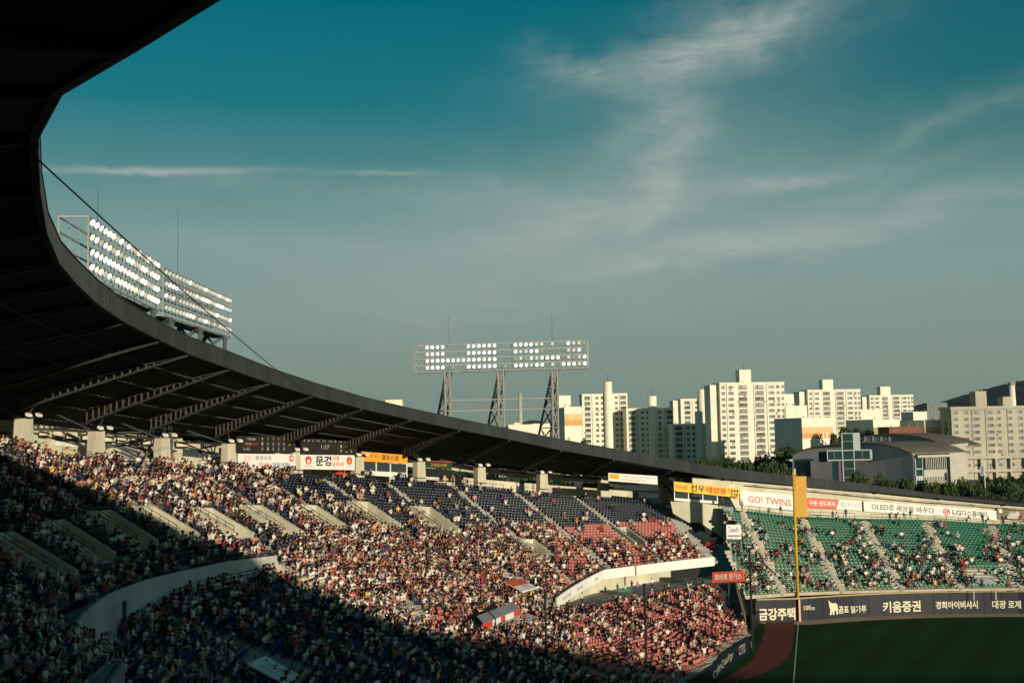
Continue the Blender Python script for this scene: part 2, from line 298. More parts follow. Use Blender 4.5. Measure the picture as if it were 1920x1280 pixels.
def build_terraces():
    b = MB(); st = .6
    t = -100.0
    while t < 98.0:
        t2 = t+(st if t > 8 else 4); tm = (t+t2)/2
        i = 0
        while 104-PITCHR*i > K2(tm, 0)+.05:
            ro = 104-PITCHR*i; ri = max(ro-PITCHR, K2(tm, 0)); rm = (ro+ri)/2; i += 1; ria = rib = ri
            if ro-PITCHR < K2(tm, 0)+.75 and abs(K2(t, 0)-K2(t2, 0)) < 2: ria, rib = float(K2(t, 0)), float(K2(t2, 0)) 
            if ro-PITCHR < K2(tm, 0)+.75 and not invom(tm, rm) and tm <= tmax_up(rm)+.3: b.poly([pol(t, ro, zup(t, rm)), pol(t, ria, zup(t, rm)), pol(t2, rib, zup(t2, rm)), pol(t2, ro, zup(t2, rm))]); break
            if tm > tmax_up(rm)+.3 or invom(tm, rm): continue
            ha, hb = zup(t, rm), zup(t2, rm); la, lb = zup(t, rm-PITCHR)-.02, zup(t2, rm-PITCHR)-.02
            b.poly([pol(t, ro, ha), pol(t, ri, ha), pol(t2, ri, hb), pol(t2, ro, hb)]); b.poly([pol(t, ri, ha), pol(t, ri, la), pol(t2, ri, lb), pol(t2, ri, hb)])
        t = t2
    b.build('upper_terrace', m_conc, stand)
    b = MB(); t = -96.0
    while t < 95.6:
        t2 = t+(.6 if t > 8 else 4); tm = (t+t2)/2; i = 0
        while K1(tm, 0)-WK(tm)-.72*i > K0(tm, 0)+.3:
            e = [K1(x, 0)-WK(x)-.72*i for x in (t, tm, t2)]; f = [max(x-.72, K0(tm, 0)) for x in e]; i += 1
            if tm > tmax_low(e[1])+.3: continue
            ha, hb = zlow(t, e[0]-.36), zlow(t2, e[2]-.36); la, lb = zlow(t, e[0]-1.08)-.02, zlow(t2, e[2]-1.08)-.02
            b.poly([pol(t, e[0], ha), pol(t, f[0], ha), pol(t2, f[2], hb), pol(t2, e[2], hb)]); b.poly([pol(t, f[0], ha), pol(t, f[0], la), pol(t2, f[2], lb), pol(t2, f[2], hb)])
        # walkway below the parapet and the wall behind it
        if K2(tm, 0) > K1(tm, 0)+.4 or K2(tm, 1) > K1(tm, 1)+.3:
            rb = K2(tm, 0) + (2.4 if tm > 77 else .05)
            b.poly([pol(t, rb, K1(t, 1)), pol(t, K1(t, 0)-WK(t), K1(t, 1)), pol(t2, K1(t2, 0)-WK(t2), K1(t2, 1)), pol(t2, rb, K1(t2, 1))])
        t = t2
    b.build('lower_terrace', m_conc, stand)
    b = MB()
    NR = 24
    for q in np.arange(96.5, 146, .6):
        for i in range(NR):
            f1, f0 = 1-i/NR, 1-(i+1)/NR
            def P(qq, fr, zf):
                t = skew(qq, fr); return pol(t, OB(t)+(93-OB(t))*fr, 3+(OT(t)-3)*zf)
            za = (f0+f1)/2; tq = skew(q+.3, f0); rq = OB(tq)+(93-OB(tq))*f0
            if not in_bleacher(tq, rq): continue
            b.poly([P(q, f1, za), P(q, f0, za), P(q+.6, f0, za), P(q+.6, f1, za)]); b.poly([P(q, f0, za), P(q, f0, za-1/NR), P(q+.6, f0, za-1/NR), P(q+.6, f0, za)])
    b.build('terrace', mat('pale tan concrete', (.44,.40,.31), .9, .15, .6), outst)
    # concourse behind the top rows
    b = MB()
    for t in np.arange(-100, 98.4, 2.0):
        b.poly([pol(t, 112, RIM(t)+.1), pol(t, 104, RIM(t)+.1), pol(t+2, 104, RIM(t+2)+.1), pol(t+2, 112, RIM(t+2)+.1)])
    b.build('concourse_floor', m_conc, stand)
    b = MB()
    for t in np.arange(100, 146, 2.0): b.poly([pol(t, 97, OT(t)+.05), pol(t, 93, OT(t)+.05), pol(t+2, 93, OT(t+2)+.05), pol(t+2, 97, OT(t+2)+.05)])
    b.build('concourse_floor', m_conc, outst)
build_terraces()

def ringwall(b, t0, t1, rf, z0, z1, th=.18, step=1.0, m=0):
    """curved wall: rf, z0, z1 are functions of the angle"""
    n = max(1, int(round((t1-t0)/step)))
    for i in range(n):
        a, c = t0+(t1-t0)*i/n, t0+(t1-t0)*(i+1)/n
        q = lambda t, r, z: tuple(pol(t, r, z))
        b.hexa([q(a, rf(a), z0(a)), q(c, rf(c), z0(c)), q(c, rf(c)+th, z0(c)), q(a, rf(a)+th, z0(a))], [q(a, rf(a), z1(a)), q(c, rf(c), z1(c)), q(c, rf(c)+th, z1(c)), q(a, rf(a)+th, z1(a))], m)
# long pale parapet of the upper tier, its white toned down for the shade
b = MB(); ringwall(b, 29.4, 51.9, lambda t: K2(t, 0)-.22, lambda t: K1(t, 1)-.05, lambda t: K2(t, 1)+.85, .2, .8); b.build('parapet_wall', mat('shade toned weathered wall', (.55,.545,.50), .85, .14, .4, streaks=.25), stand)
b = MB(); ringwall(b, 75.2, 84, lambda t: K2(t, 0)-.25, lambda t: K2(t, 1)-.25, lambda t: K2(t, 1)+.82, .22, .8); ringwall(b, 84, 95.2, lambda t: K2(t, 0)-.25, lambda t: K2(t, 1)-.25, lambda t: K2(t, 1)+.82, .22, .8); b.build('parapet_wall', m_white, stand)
b = MB(); ringwall(b, 75.2, 92, lambda t: K2(t, 0)+min(2.2, (t-75.2)*.6), lambda t: K1(t, 1)-.1, lambda t: K2(t, 1)+.3, .3, .8); b.build('walkway_wall', m_cream, stand)
b = MB(); ringwall(b, 92, 95.4, lambda t: K2(t, 0)+3.4, lambda t: K1(t, 1)-.1, lambda t: K2(t, 1)+.5, .3, .8); b.build('opening_shade', m_dark, stand)  # black wall: shade inside the opening put into its colour
# soffit under the overhang
b = MB()
for t in np.arange(75.2, 95.2, 1.0): b.poly([pol(t, K2(t, 0)-.2, K2(t, 1)-.26), pol(t+1, K2(t+1, 0)-.2, K2(t+1, 1)-.26), pol(t+1, K2(t+1, 0)+3.5, K2(t+1, 1)-.26), pol(t, K2(t, 0)+3.5, K2(t, 1)-.26)])
b.build('soffit', m_conc, stand)
# radial side wall where the upper tier ends above the lower one
b = MB()
for k in range(9):
    r0, r1 = 77+k, 78+k
    b.hexa([pol(51.9, r0, zlow(51.9, r0)-.3), pol(52.1, r0, zlow(51.9, r0)-.3), pol(52.1, r1, zlow(51.9, r1)-.3), pol(51.9, r1, zlow(51.9, r1)-.3)], [pol(51.9, r0, zup(52.1, r0)+.35), pol(52.1, r0, zup(52.1, r0)+.35), pol(52.1, r1, zup(52.1, r1)+.35), pol(51.9, r1, zup(52.1, r1)+.35)])
b.build('flank_wall', m_cream, stand)
def railing(name, pts, h=1.0, parent=None, bars=1, every=1, m=None):
    b = MB()
    for i in range(len(pts)-1):
        p, q = Vector(pts[i]), Vector(pts[i+1])
        for k in range(bars): z = Vector((0, 0, h*(1-k/bars))); b.tube(p+z, q+z, .035, 4)
        if i % every == 0: b.tube(p, p+Vector((0, 0, h)), .035, 4)
    b.tube(pts[-1], Vector(pts[-1])+Vector((0, 0, h)), .035, 4)
    return b.build(name, m or m_rail, parent)
# vomitories: two flank walls, floor, end wall with a dark doorway, handrails
for c, w, ra, rb in VOM:
    fl = zup(c, ra-.3)-.25; b = MB()
    for s in (-1, 1):
        t0 = c+s*w; t1 = c+s*(w-.2)
        lo = [pol(t0, ra-.2, fl-.3), pol(t0, rb, fl-.3), pol(t1, rb, fl-.3), pol(t1, ra-.2, fl-.3)]; hi = [pol(t0, ra-.2, zup(t0, ra)+.45), pol(t0, rb, zup(t0, rb)+.55), pol(t1, rb, zup(t1, rb)+.55), pol(t1, ra-.2, zup(t1, ra)+.45)]
        b.hexa(lo, hi)
    b.hexa([pol(c-w, rb-.02, fl-.3), pol(c+w, rb-.02, fl-.3), pol(c+w, rb+.2, fl-.3), pol(c-w, rb+.2, fl-.3)], [pol(c-w, rb-.02, zup(c-w, rb)+.57), pol(c+w, rb-.02, zup(c+w, rb)+.57), pol(c+w, rb+.2, zup(c+w, rb)+.57), pol(c-w, rb+.2, zup(c-w, rb)+.57)])
    b.poly([pol(c-w, ra-.3, fl), pol(c+w, ra-.3, fl), pol(c+w, rb, fl), pol(c-w, rb, fl)])
    b.build('vomitory', m_cream, stand)
    b = MB(); b.hexa([pol(c-.45*w, rb-.12, fl), pol(c+.45*w, rb-.12, fl), pol(c+.45*w, rb-.05, fl), pol(c-.45*w, rb-.05, fl)], [pol(c-.45*w, rb-.12, fl+1.75), pol(c+.45*w, rb-.12, fl+1.75), pol(c+.45*w, rb-.05, fl+1.75), pol(c-.45*w, rb-.05, fl+1.75)])
    b.build('doorway', m_dark, stand)
    for s in (-1, 1): railing('handrail', [pol(c+s*(w-.1), r, zup(c, r)+.5) for r in np.linspace(ra-.1, rb, 6)], .75, stand, 2)
# stairs: one flight per aisle, two steps to a row
def flights():
    for a in AISLE:
        if a < 12: continue
        b = MB(); w = .62*1.0
        i = 0
        while 104-.35*i > K2(a, 0)+.3:
            r1 = 104-.35*i; r0 = r1-.35; i += 1; rm = (r0+r1)/2
            if a > tmax_up(rm) or invom(a, rm):
                if b.f: b.build('stair', [m_step, m_conc], stand); b = MB()
                continue
            dt = math.degrees(w/(rm*S)); h = zup(a, rm)+.05
            b.hexa([pol(a-dt, r0, h-.35), pol(a+dt, r0, h-.35), pol(a+dt, r1, h-.35), pol(a-dt, r1, h-.35)], [pol(a-dt, r0, h), pol(a+dt, r0, h), pol(a+dt, r1, h), pol(a-dt, r1, h)], i % 2)
        if b.f: b.build('stair', [m_step, m_conc], stand)
        b = MB(); i = 0
        while K1(a, 0)-WK(a)-.36*i > K0(a, 0)+.4:
            r1 = K1(a, 0)-WK(a)-.36*i; r0 = r1-.36; i += 1; rm = (r0+r1)/2
            if a > tmax_low(rm): continue
            dt = math.degrees(w/(rm*S)); h = zlow(a, rm)+.05
            b.hexa([pol(a-dt, r0, h-.35), pol(a+dt, r0, h-.35), pol(a+dt, r1, h-.35), pol(a-dt, r1, h-.35)], [pol(a-dt, r0, h), pol(a+dt, r0, h), pol(a+dt, r1, h), pol(a-dt, r1, h)], i % 2)
        if b.f: b.build('stair', [m_step, m_conc], stand)
    b = MB(); i = 0                                       # stair along the open end of the upper tier
    while 104-.35*i > 84.6:
        r1 = 104-.35*i; r0 = r1-.35; i += 1; rm = (r0+r1)/2; a = tmax_up(rm)-.35; dt = math.degrees(.7/(rm*S)); h = zup(a, rm)+.05
        b.hexa([pol(a-dt, r0, h-.35), pol(a+dt, r0, h-.35), pol(a+dt, r1, h-.35), pol(a-dt, r1, h-.35)], [pol(a-dt, r0, h), pol(a+dt, r0, h), pol(a+dt, r1, h), pol(a-dt, r1, h)], i % 2)
    b.build('stair', [m_step, m_conc], stand)
    for q in AOUT[:6]:
        b = MB(); n = 48
        for i in range(n):
            f1, f0 = 1-i/n, 1-(i+1)/n; pts = []
            for dz in (-.3, 0):
                ring = []
                for f, s in ((f0, -1), (f0, 1), (f1, 1), (f1, -1)):
                    t = skew(q, f); r = OB(t)+(93-OB(t))*f; ring.append(pol(t+s*math.degrees(.43/(r*S)), r, 3+(OT(t)-3)*(f0+f1)/2+.06+dz))
                pts.append(ring)
            b.hexa(pts[0], pts[1], i % 2)
        b.build('stair', [m_step, m_conc], outst)
flights()
# rails along the parapets
railing('guard_rail', [pol(t, K2(t, 0)-.1, K2(t, 1)+.85) for t in np.arange(29.5, 51.9, 1.0)], .35, stand)
railing('guard_rail', [pol(t, K1(t, 0)-.3, K1(t, 1)) for t in np.arange(36, 51.5, .8)], 1.05, stand, 3)
railing('guard_rail', [pol(t, K2(t, 0)-.1, K2(t, 1)+.82) for t in np.arange(75.4, 95, .9)], .35, stand)
railing('guard_rail', [pol(t, K1(t, 0)-WK(t), K1(t, 1)) for t in np.arange(75.5, 94, .7)], 1.05, stand, 3)
for a0, a1 in zip(AISLE[3:-1], AISLE[4:]):                    # rails with gaps behind the top row
    railing('back_rail', [pol(t, 104.15, RIM(t)) for t in np.linspace(a0+.8, a1-.8, 5)], 1.05, stand, 2)
for a0, a1 in zip(AOUT[:-1], AOUT[1:]): railing('back_rail', [pol(t, 93.3, OT(t)) for t in np.linspace(a0+.7, a1-.7, 5)], 1.05, outst, 2)

# stepped piers and a dark low rail where the parapet ends in the shaded corner
for x, y, r in ((158, 1186, 83.4), (181, 1213, 81.8), (200, 1250, 80.2)):
    t, z1 = oncyl(x, y, r); b = MB(); ringwall(b, t-.5, t+.5, lambda q: r, lambda q: z1-1.9, lambda q: z1, .7, .5); b.build('pier', m_cream, stand)
    b = MB(); P = pol(t+.62, r-.15, z1-1.5); b.tube(P, P+Vector((0, 0, 1.9)), .2, 7); b.build('pier_post', m_rail, stand)
b = MB(); ringwall(b, 12, 29.5, lambda t: K2(t, 0)-.15, lambda t: K1(t, 1)-.6, lambda t: K2(t, 1)+.1, .2, .8); b.build('end_wall', m_conc, stand)
# ------------------------------------------------------------------ seats
def arr_pol(t, r, z):
    t = np.radians(t); c, s = np.cos(t), np.sin(t)
    return np.stack([(CX+r*(c*AX+s*BX))*S, (CY+r*(c*AY+s*BY))*S, z*S], -1)
def hashn(a, b, sc):                                   # cheap smooth noise for clustering
    return .5+.25*(np.sin(a*1.7*sc+2.1*np.sin(b*.9*sc))+np.sin(b*2.3*sc+1.7*np.sin(a*1.3*sc)))
SEATS = []       # (kind, theta, radius, height, row, index in row, bay)
BORDER = Tab([(52.0,86.3),(53,86.8),(58.6,87.1),(64.5,89.2),(71.1,91.3),(75.7,93.1),(80.2,94.1),(88.5,94.7),(97.3,97)])
def add_row(kind, t0, t1, rfun, zfun, row, aisles, sk=None):
    rm = rfun((t0+t1)/2); d = math.degrees(.59/(rm*S)); ts = np.arange(t0, t1, d)
    ai = np.array(aisles); bay = np.searchsorted(ai, ts if sk is None else sk(ts))
    dist = np.abs((ts if sk is None else sk(ts))[:, None]-ai[None, :]).min(1)
    ok = dist > math.degrees(.80/(rm*S))
    for t, bb in zip(ts[ok], bay[ok]):
        r = rfun(t); SEATS.append((kind, t, r, zfun(t, r), row, bb))
i = 0
while 104-PITCHR*i > 77.5:
    ro = 104-PITCHR*i; rs = ro-.26; rm = ro-.35; i += 1
    lo = 12.0
    ts = np.arange(12, 98, .5); okk = [t for t in ts if K2(t, 0)+.45 < rs and t < tmax_up(rm)-1.0]
    runs = []
    for t in okk:
        if runs and t-runs[-1][1] < .75: runs[-1][1] = t
        else: runs.append([t, t])
    for a, c in runs: add_row(1, a, c, lambda t, q=rs: q, lambda t, r, q=rm: float(zup(t, q)), i, AISLE)
i = 0
while i < 44:
    off = .72*i; i += 1
    ts = np.arange(14, 95.6, .5); okk = [t for t in ts if K1(t, 0)-WK(t)-off-.7 > K0(t, 0)+.2 and t < tmax_low(K1(t, 0)-WK(t)-off-.4)]
    if len(okk) < 3: continue
    runs = []
    for t in okk:
        if runs and t-runs[-1][1] < .75: runs[-1][1] = t
        else: runs.append([t, t])
    for a, c in runs: add_row(2, a, c, lambda t, q=off: float(K1(t, 0)-WK(t))-q-.28, lambda t, r, q=off: float(zlow(t, K1(t, 0)-WK(t)-q-.36)), i, AISLE)
for i in range(24):
    f = 1-(i+.3)/24; fz = 1-(i+.5)/24
    add_row(3, 93.5, 138, lambda t, f=f: float(OB(t)+(93-OB(t))*f), lambda t, r, fz=fz: float(3+(OT(t)-3)*fz), i+1, AOUT, lambda t, f=f: t+3.9*(1-f))
A = np.array(SEATS)
kind, th, rr, zz, row, bay = A.T
pos = arr_pol(th, rr, zz)
px, py, dep = project(pos)
keep = (px > -70) & (px < 1990) & (py > 700) & (py < 1330) & (dep > 20)
keep &= ~((kind == 3) & (th < 99.9) & (rr > 86.5)) & ~((kind == 3) & (th < 94.2+np.maximum(0, (rr-76))*.35))
for c, w, a, b in VOM: keep &= ~((kind == 1) & (np.abs(th-c) < w+.55) & (rr > a-.7) & (rr < b+.35))
CANOPY = [(56.6, 76.6, 1.25, 1.7), (74.3, 82.3, 1.2, 1.3), (38.4, 76.8, 1.1, 1.5), (117.2, 74.2, 1.2, 2.0)]
for c, r, w, d in CANOPY: keep &= ~((np.abs(th-c) < w) & (np.abs(rr-r) < d) & (kind != 0))
keep &= ~((kind == 2) & (th > 59) & (th < 69.5) & (rr > 70.6) & (rr < 74.0))
A = A[keep]; kind, th, rr, zz, row, bay = A.T; pos = pos[keep]; px = px[keep]; py = py[keep]; dep = dep[keep]
col = np.where(kind == 3, 2, np.where(kind == 2, np.where(th > 51.8+np.clip((76-rr)*.22, 0, 3.4), 1, 3), np.where((th > 52) & (rr < np.interp(th, BORDER.x, BORDER.c[0])), 1, 0))).astype(int)
# how full each part of the ground is
cl = hashn(th*1.1, rr*1.6, 1.0); cl2 = hashn(th*3.1, rr*3.3, 1.0)
p = np.full(len(th), .80)
nv = (col == 0)
xr = np.clip((px-560)/420, 0, 1)
upper = np.clip((rr-91.5)/8, 0, 1)
p[nv] = (.70-.48*(cl < .36)-.25*(cl2 < .28))[nv]
p = np.where(nv & (px > 560), np.maximum(.72*(1-xr)**1.6*(1-.75*upper) + (.50*(1-upper)*np.clip((1010-px)/200, 0, 1)), .025+.05*(cl > .8)), p)
p = np.where(nv & (px > 540) & (px < 760) & (rr > 98.5), .10, p)
rd = (col == 1) & (kind == 1)
p = np.where(rd, .88-.45*(cl < .26)*(cl2 < .6), p)
p = np.where(rd & (px > 1040), np.where(py > 1015+(1300-px)*.02, .40, np.where(cl > .62, .28, .05)), p)
p = np.where(rd & (px > 1170) & (py < 1010), .03+.10*(cl > .7), p)
p = np.where((col == 1) & (kind == 2), np.where((px > 790) & (px < 960) & (py < 1180), .16, .58-.25*(cl < .35)), p)
p = np.where((col == 1) & (kind == 2) & (px > 1080), .12+.27*(cl > .55), p)
p = np.where(col == 3, .72-.40*(cl < .32), p)
fo = np.clip((rr-OB(th))/(93-OB(th)), 0, 1)
stairside = np.abs(((th+3.9*(1-fo)-101.8) % 5.45)-5.45/2) > 1.15
pg = .03+.44*np.clip(.78-fo, 0, 1)**1.1*np.where(cl2 > .42, 1.1, .55)+.09*stairside*(fo < .93)
p = np.where(col == 2, np.where(px < 1500, pg*np.where(px < 1440, .9, .42), pg), p)
taken = RNG.random(len(th)) < p

SEAT_V = []; SEAT_F = []
def seat_box(x0, x1, y0, y1, z0, z1, lean=0.0):
    n = len(SEAT_V); SEAT_V.extend([(x0, y0, z0), (x1, y0, z0), (x1, y1, z0), (x0, y1, z0), (x0, y0-lean, z1), (x1, y0-lean, z1), (x1, y1-lean, z1), (x0, y1-lean, z1)])
    for f in ((0, 3, 2, 1), (4, 5, 6, 7), (0, 1, 5, 4), (1, 2, 6, 5), (2, 3, 7, 6), (3, 0, 4, 7)): SEAT_F.append(tuple(n+k for k in f))
seat_box(-.225, .225, -.06, .36, .38, .44)          # pan (x: sideways, y: towards the field)
seat_box(-.225, .225, -.10, -.05, .44, .84, .07)    # back
seat_box(-.03, .03, -.12, .06, .02, .40)            # bracket
PLATE_V = [(-.05, -.040, .58), (.05, -.040, .58), (.05, -.058, .66), (-.05, -.058, .66)]
def inward(t):                                         # unit vectors: sideways, towards the field
    a = np.radians(t); c, s = np.cos(a), np.sin(a)
    rx, ry = c*AX+s*BX, c*AY+s*BY
    return np.stack([-ry, rx], -1), np.stack([-rx, -ry], -1)
def quadmesh(name, V, F, k, mats, parent=None, colors=None, matidx=None):
    me = bpy.data.meshes.new(name); me.vertices.add(len(V)); me.vertices.foreach_set('co', V.astype(np.float32).ravel())
    me.loops.add(F.size); me.loops.foreach_set('vertex_index', F.astype(np.int32).ravel()); me.polygons.add(len(F)); me.polygons.foreach_set('loop_start', np.arange(0, F.size, k, dtype=np.int32))
    for m in mats: me.materials.append(m)
    if matidx is not None: me.polygons.foreach_set('material_index', matidx.astype(np.int32))
    me.update(calc_edges=True)
    if colors is not None:
        at_ = me.attributes.new('tint', 'FLOAT_COLOR', 'POINT'); at_.data.foreach_set('color', np.concatenate([colors, np.ones((len(colors), 1))], 1).astype(np.float32).ravel())
    return link(name, me, parent)
SV = np.array(SEAT_V+PLATE_V); SF = np.array(SEAT_F+[(24, 25, 26, 27)]); SM = np.array([0]*18+[1])
SV_ALL = SV
seat_mats = [m_navy, m_red, m_green, m_blue]; seat_names = ['navy_seat', 'coral_seat', 'green_seat', 'blue_seat']
sx, fy = inward(th)
for c in range(4):
    idx = np.where((col == c) & ~((taken) & (RNG.random(len(th)) < .35)))[0]
    par = outst if c == 2 else stand; SV = SV_ALL*np.array([1, 1, .60 if c == 2 else .90])
    free = idx[(~taken[idx]) & (px[idx] > 5) & (px[idx] < 1915) & (py[idx] < 1270)]
    best = free[np.argsort(dep[free])][:300]; rest = np.setdiff1d(idx, best)
    me = bpy.data.meshes.new(seat_names[c]); me.from_pydata([tuple(v) for v in SV], [], [tuple(f) for f in SF]); me.materials.append(seat_mats[c]); me.materials.append(m_plate); me.polygons.foreach_set('material_index', list(SM)); me.update()
    L = np.array(par.location)
    for k in best:
        m4 = Matrix(((sx[k, 0], fy[k, 0], 0, pos[k, 0]-L[0]), (sx[k, 1], fy[k, 1], 0, pos[k, 1]-L[1]), (0, 0, 1, pos[k, 2]-L[2]), (0, 0, 0, 1)))
        link(seat_names[c], me, par, m4)
    P = pos[rest]; V = P[:, None, :] + SV[None, :, 0:1]*np.concatenate([sx[rest], np.zeros((len(rest), 1))], 1)[:, None, :] + SV[None, :, 1:2]*np.concatenate([fy[rest], np.zeros((len(rest), 1))], 1)[:, None, :]
    V[:, :, 2] += SV[None, :, 2]
    F = (SF[None]+(np.arange(len(rest))*len(SV))[:, None, None]).reshape(-1, 4)
    o = quadmesh(seat_names[c]+'_rows', V.reshape(-1, 3)-L, F, 4, [seat_mats[c], m_plate], par, None, np.tile(SM, len(rest))); tag(o, kind='stuff')

# ------------------------------------------------------------------ people
def loft(rings, role, V, F, R, cap=True):
    n = len(rings[0]); b0 = len(V)
    for ring in rings: V.extend(ring); R.extend([role]*n)
    for k in range(len(rings)-1):
        for i in range(n):
            j = (i+1) % n; a, b, c, d = b0+k*n+i, b0+k*n+j, b0+(k+1)*n+j, b0+(k+1)*n+i; F.append((a, b, c)); F.append((a, c, d))
    if cap:
        t = b0+(len(rings)-1)*n
        for i in range(1, n-1): F.append((t, t+i, t+i+1))
def ringz(cx, cy, z, a, b, n=6): return [(cx+a*math.cos(6.2832*i/n), cy+b*math.sin(6.2832*i/n), z) for i in range(n)]
def limb(p, q, r0, r1, role, V, F, R, n=4):
    p, q = Vector(p), Vector(q); d = (q-p).normalized(); a = d.cross(Vector((.3, .1, .9))).normalized(); b = d.cross(a)
    loft([[tuple(c+a*(r*math.cos(6.2832*i/n))+b*(r*math.sin(6.2832*i/n))) for i in range(n)] for c, r in ((p, r0), (q, r1))], role, V, F, R)
POSES = {'lap': ((.25, .10, .70), (.10, .32, .60), 0), 'forward': ((.24, .22, .74), (.07, .40, .80), .16), 'raised': ((.30, .10, 1.12), (.22, .20, 1.38), 0), 'clap': ((.25, .16, .76), (.05, .36, .92), .05), 'wide': ((.28, .02, .72), (.24, .26, .56), -.03)}
def seated(pose, cap, hem=0):
    e, h, lean = POSES[pose]; V, F, R = [], [], []
    Y = lambda z: lean*(z-.45)
    loft([ringz(0, .0, .40, .19, .14), ringz(0, Y(.6), .60, .17, .12), ringz(0, Y(.82), .82, .205, .125), ringz(0, Y(.96), .96, .17, .09), ringz(0, Y(1.0), 1.01, .06, .06)], 1, V, F, R)
    hy = Y(1.15)+.02
    loft([ringz(0, hy, 1.00, .05, .055), ringz(0, hy+.01, 1.08, .075, .09), ringz(0, hy, 1.17, .08, .105), ringz(0, hy, 1.24, .055, .07)], 0, V, F, R)
    loft([ringz(0, hy-.035, 1.06 if not cap else 1.16, .10, .105), ringz(0, hy-.005, 1.18, .108, .128), ringz(0, hy-.005, 1.29, .065, .085)], 4 if cap else 3, V, F, R)
    if cap: V.extend([(-.08, hy+.08, 1.19), (.08, hy+.08, 1.19), (.06, hy+.19, 1.17), (-.06, hy+.19, 1.17)]); n = len(V); R.extend([4]*4); F.extend([(n-4, n-3, n-2), (n-4, n-2, n-1)])
    for s in (-1, 1):
        limb((s*.09, .02, .47), (s*.11, .44, .47), .095, .07, 2, V, F, R); limb((s*.11, .44, .48), (s*.11, .40, .06), .06, .045, 0 if hem else 2, V, F, R)
        sh = (s*.19, Y(.93), .93); el = (s*e[0], e[1]+Y(.7), e[2]); ha = (s*h[0], h[1], h[2])
        limb(sh, el, .06, .048, 1, V, F, R); limb(el, ha, .045, .036, 0, V, F, R)
    return np.array(V), np.array(F), np.array(R)
LOW = [seated('lap', 0), seated('lap', 1, 1), seated('forward', 0, 1), seated('raised', 0), seated('clap', 1), seated('wide', 0), seated('clap', 0, 1), seated('forward', 1)]
SHIRTS = [('white', (.70, .66, .58), 25), ('black', (.014, .014, .016), 34), ('dark red', (.24, .035, .035), 8), ('grey', (.30, .29, .28), 8), ('beige', (.56, .45, .31), 9), ('navy', (.03, .04, .10), 7), ('pink', (.58, .28, .26), 5), ('pale blue', (.36, .44, .52), 3), ('yellow', (.66, .46, .10), 1.2), ('orange', (.60, .24, .08), 1.5), ('green', (.07, .16, .10), .8)]
SW = np.array([s[2] for s in SHIRTS]); SW = SW/SW.sum(); SC = np.array([s[1] for s in SHIRTS])
PC = np.array([(.02, .02, .025), (.03, .045, .09), (.07, .10, .17), (.30, .26, .19), (.03, .03, .03), (.02, .02, .02)])
HC = np.array([(.010, .009, .008), (.018, .012, .009), (.05, .028, .016)]); KC = np.array([(.70, .68, .62), (.015, .016, .02), (.03, .04, .11), (.40, .03, .04)])
m_crowd = bpy.data.materials.new('crowd clothing and skin'); m_crowd.use_nodes = True
_t = m_crowd.node_tree; _a = _t.nodes.new('ShaderNodeAttribute'); _a.attribute_name = 'tint'; _t.links.new(_a.outputs[0], _t.nodes['Principled BSDF'].inputs[0]); _t.nodes['Principled BSDF'].inputs['Roughness'].default_value = .85; _t.nodes['Principled BSDF'].inputs['Specular IOR Level'].default_value = .15
def people_mass(name, P, yaw, shirt, seed, label=None):
    g = np.random.default_rng(seed); n = len(P); var = g.integers(0, len(LOW), n)
    roles = np.stack([np.array([.36, .205, .13])*g.uniform(.75, 1.15, (n, 1)), SC[shirt]*g.uniform(.8, 1.1, (n, 1)), PC[g.integers(0, len(PC), n)], HC[g.integers(0, 3, n)], KC[g.integers(0, 4, n)]], 1)
    Vs, Fs, Cs = [], [], []; off = 0
    sc = g.uniform(1.02, 1.22, n)
    for k, (V, F, R) in enumerate(LOW):
        ii = np.where(var == k)[0]
        if not len(ii): continue
        c, s = np.cos(yaw[ii]), np.sin(yaw[ii])
        X = V[None, :, 0]*sc[ii, None]*g.uniform(1.0, 1.25, len(ii))[:, None]; Yv = V[None, :, 1]*sc[ii, None]
        W = np.stack([X*c[:, None]-Yv*s[:, None]+P[ii, 0, None], X*s[:, None]+Yv*c[:, None]+P[ii, 1, None], V[None, :, 2]*sc[ii, None]+P[ii, 2, None]], -1)
        Vs.append(W.reshape(-1, 3)); Fs.append((F[None]+(np.arange(len(ii))*len(V))[:, None, None]).reshape(-1, 3)+off); Cs.append(roles[ii][:, R, :].reshape(-1, 3)); off += len(ii)*len(V)
    return quadmesh(name, np.concatenate(Vs), np.concatenate(Fs), 3, [m_crowd], None, np.concatenate(Cs))
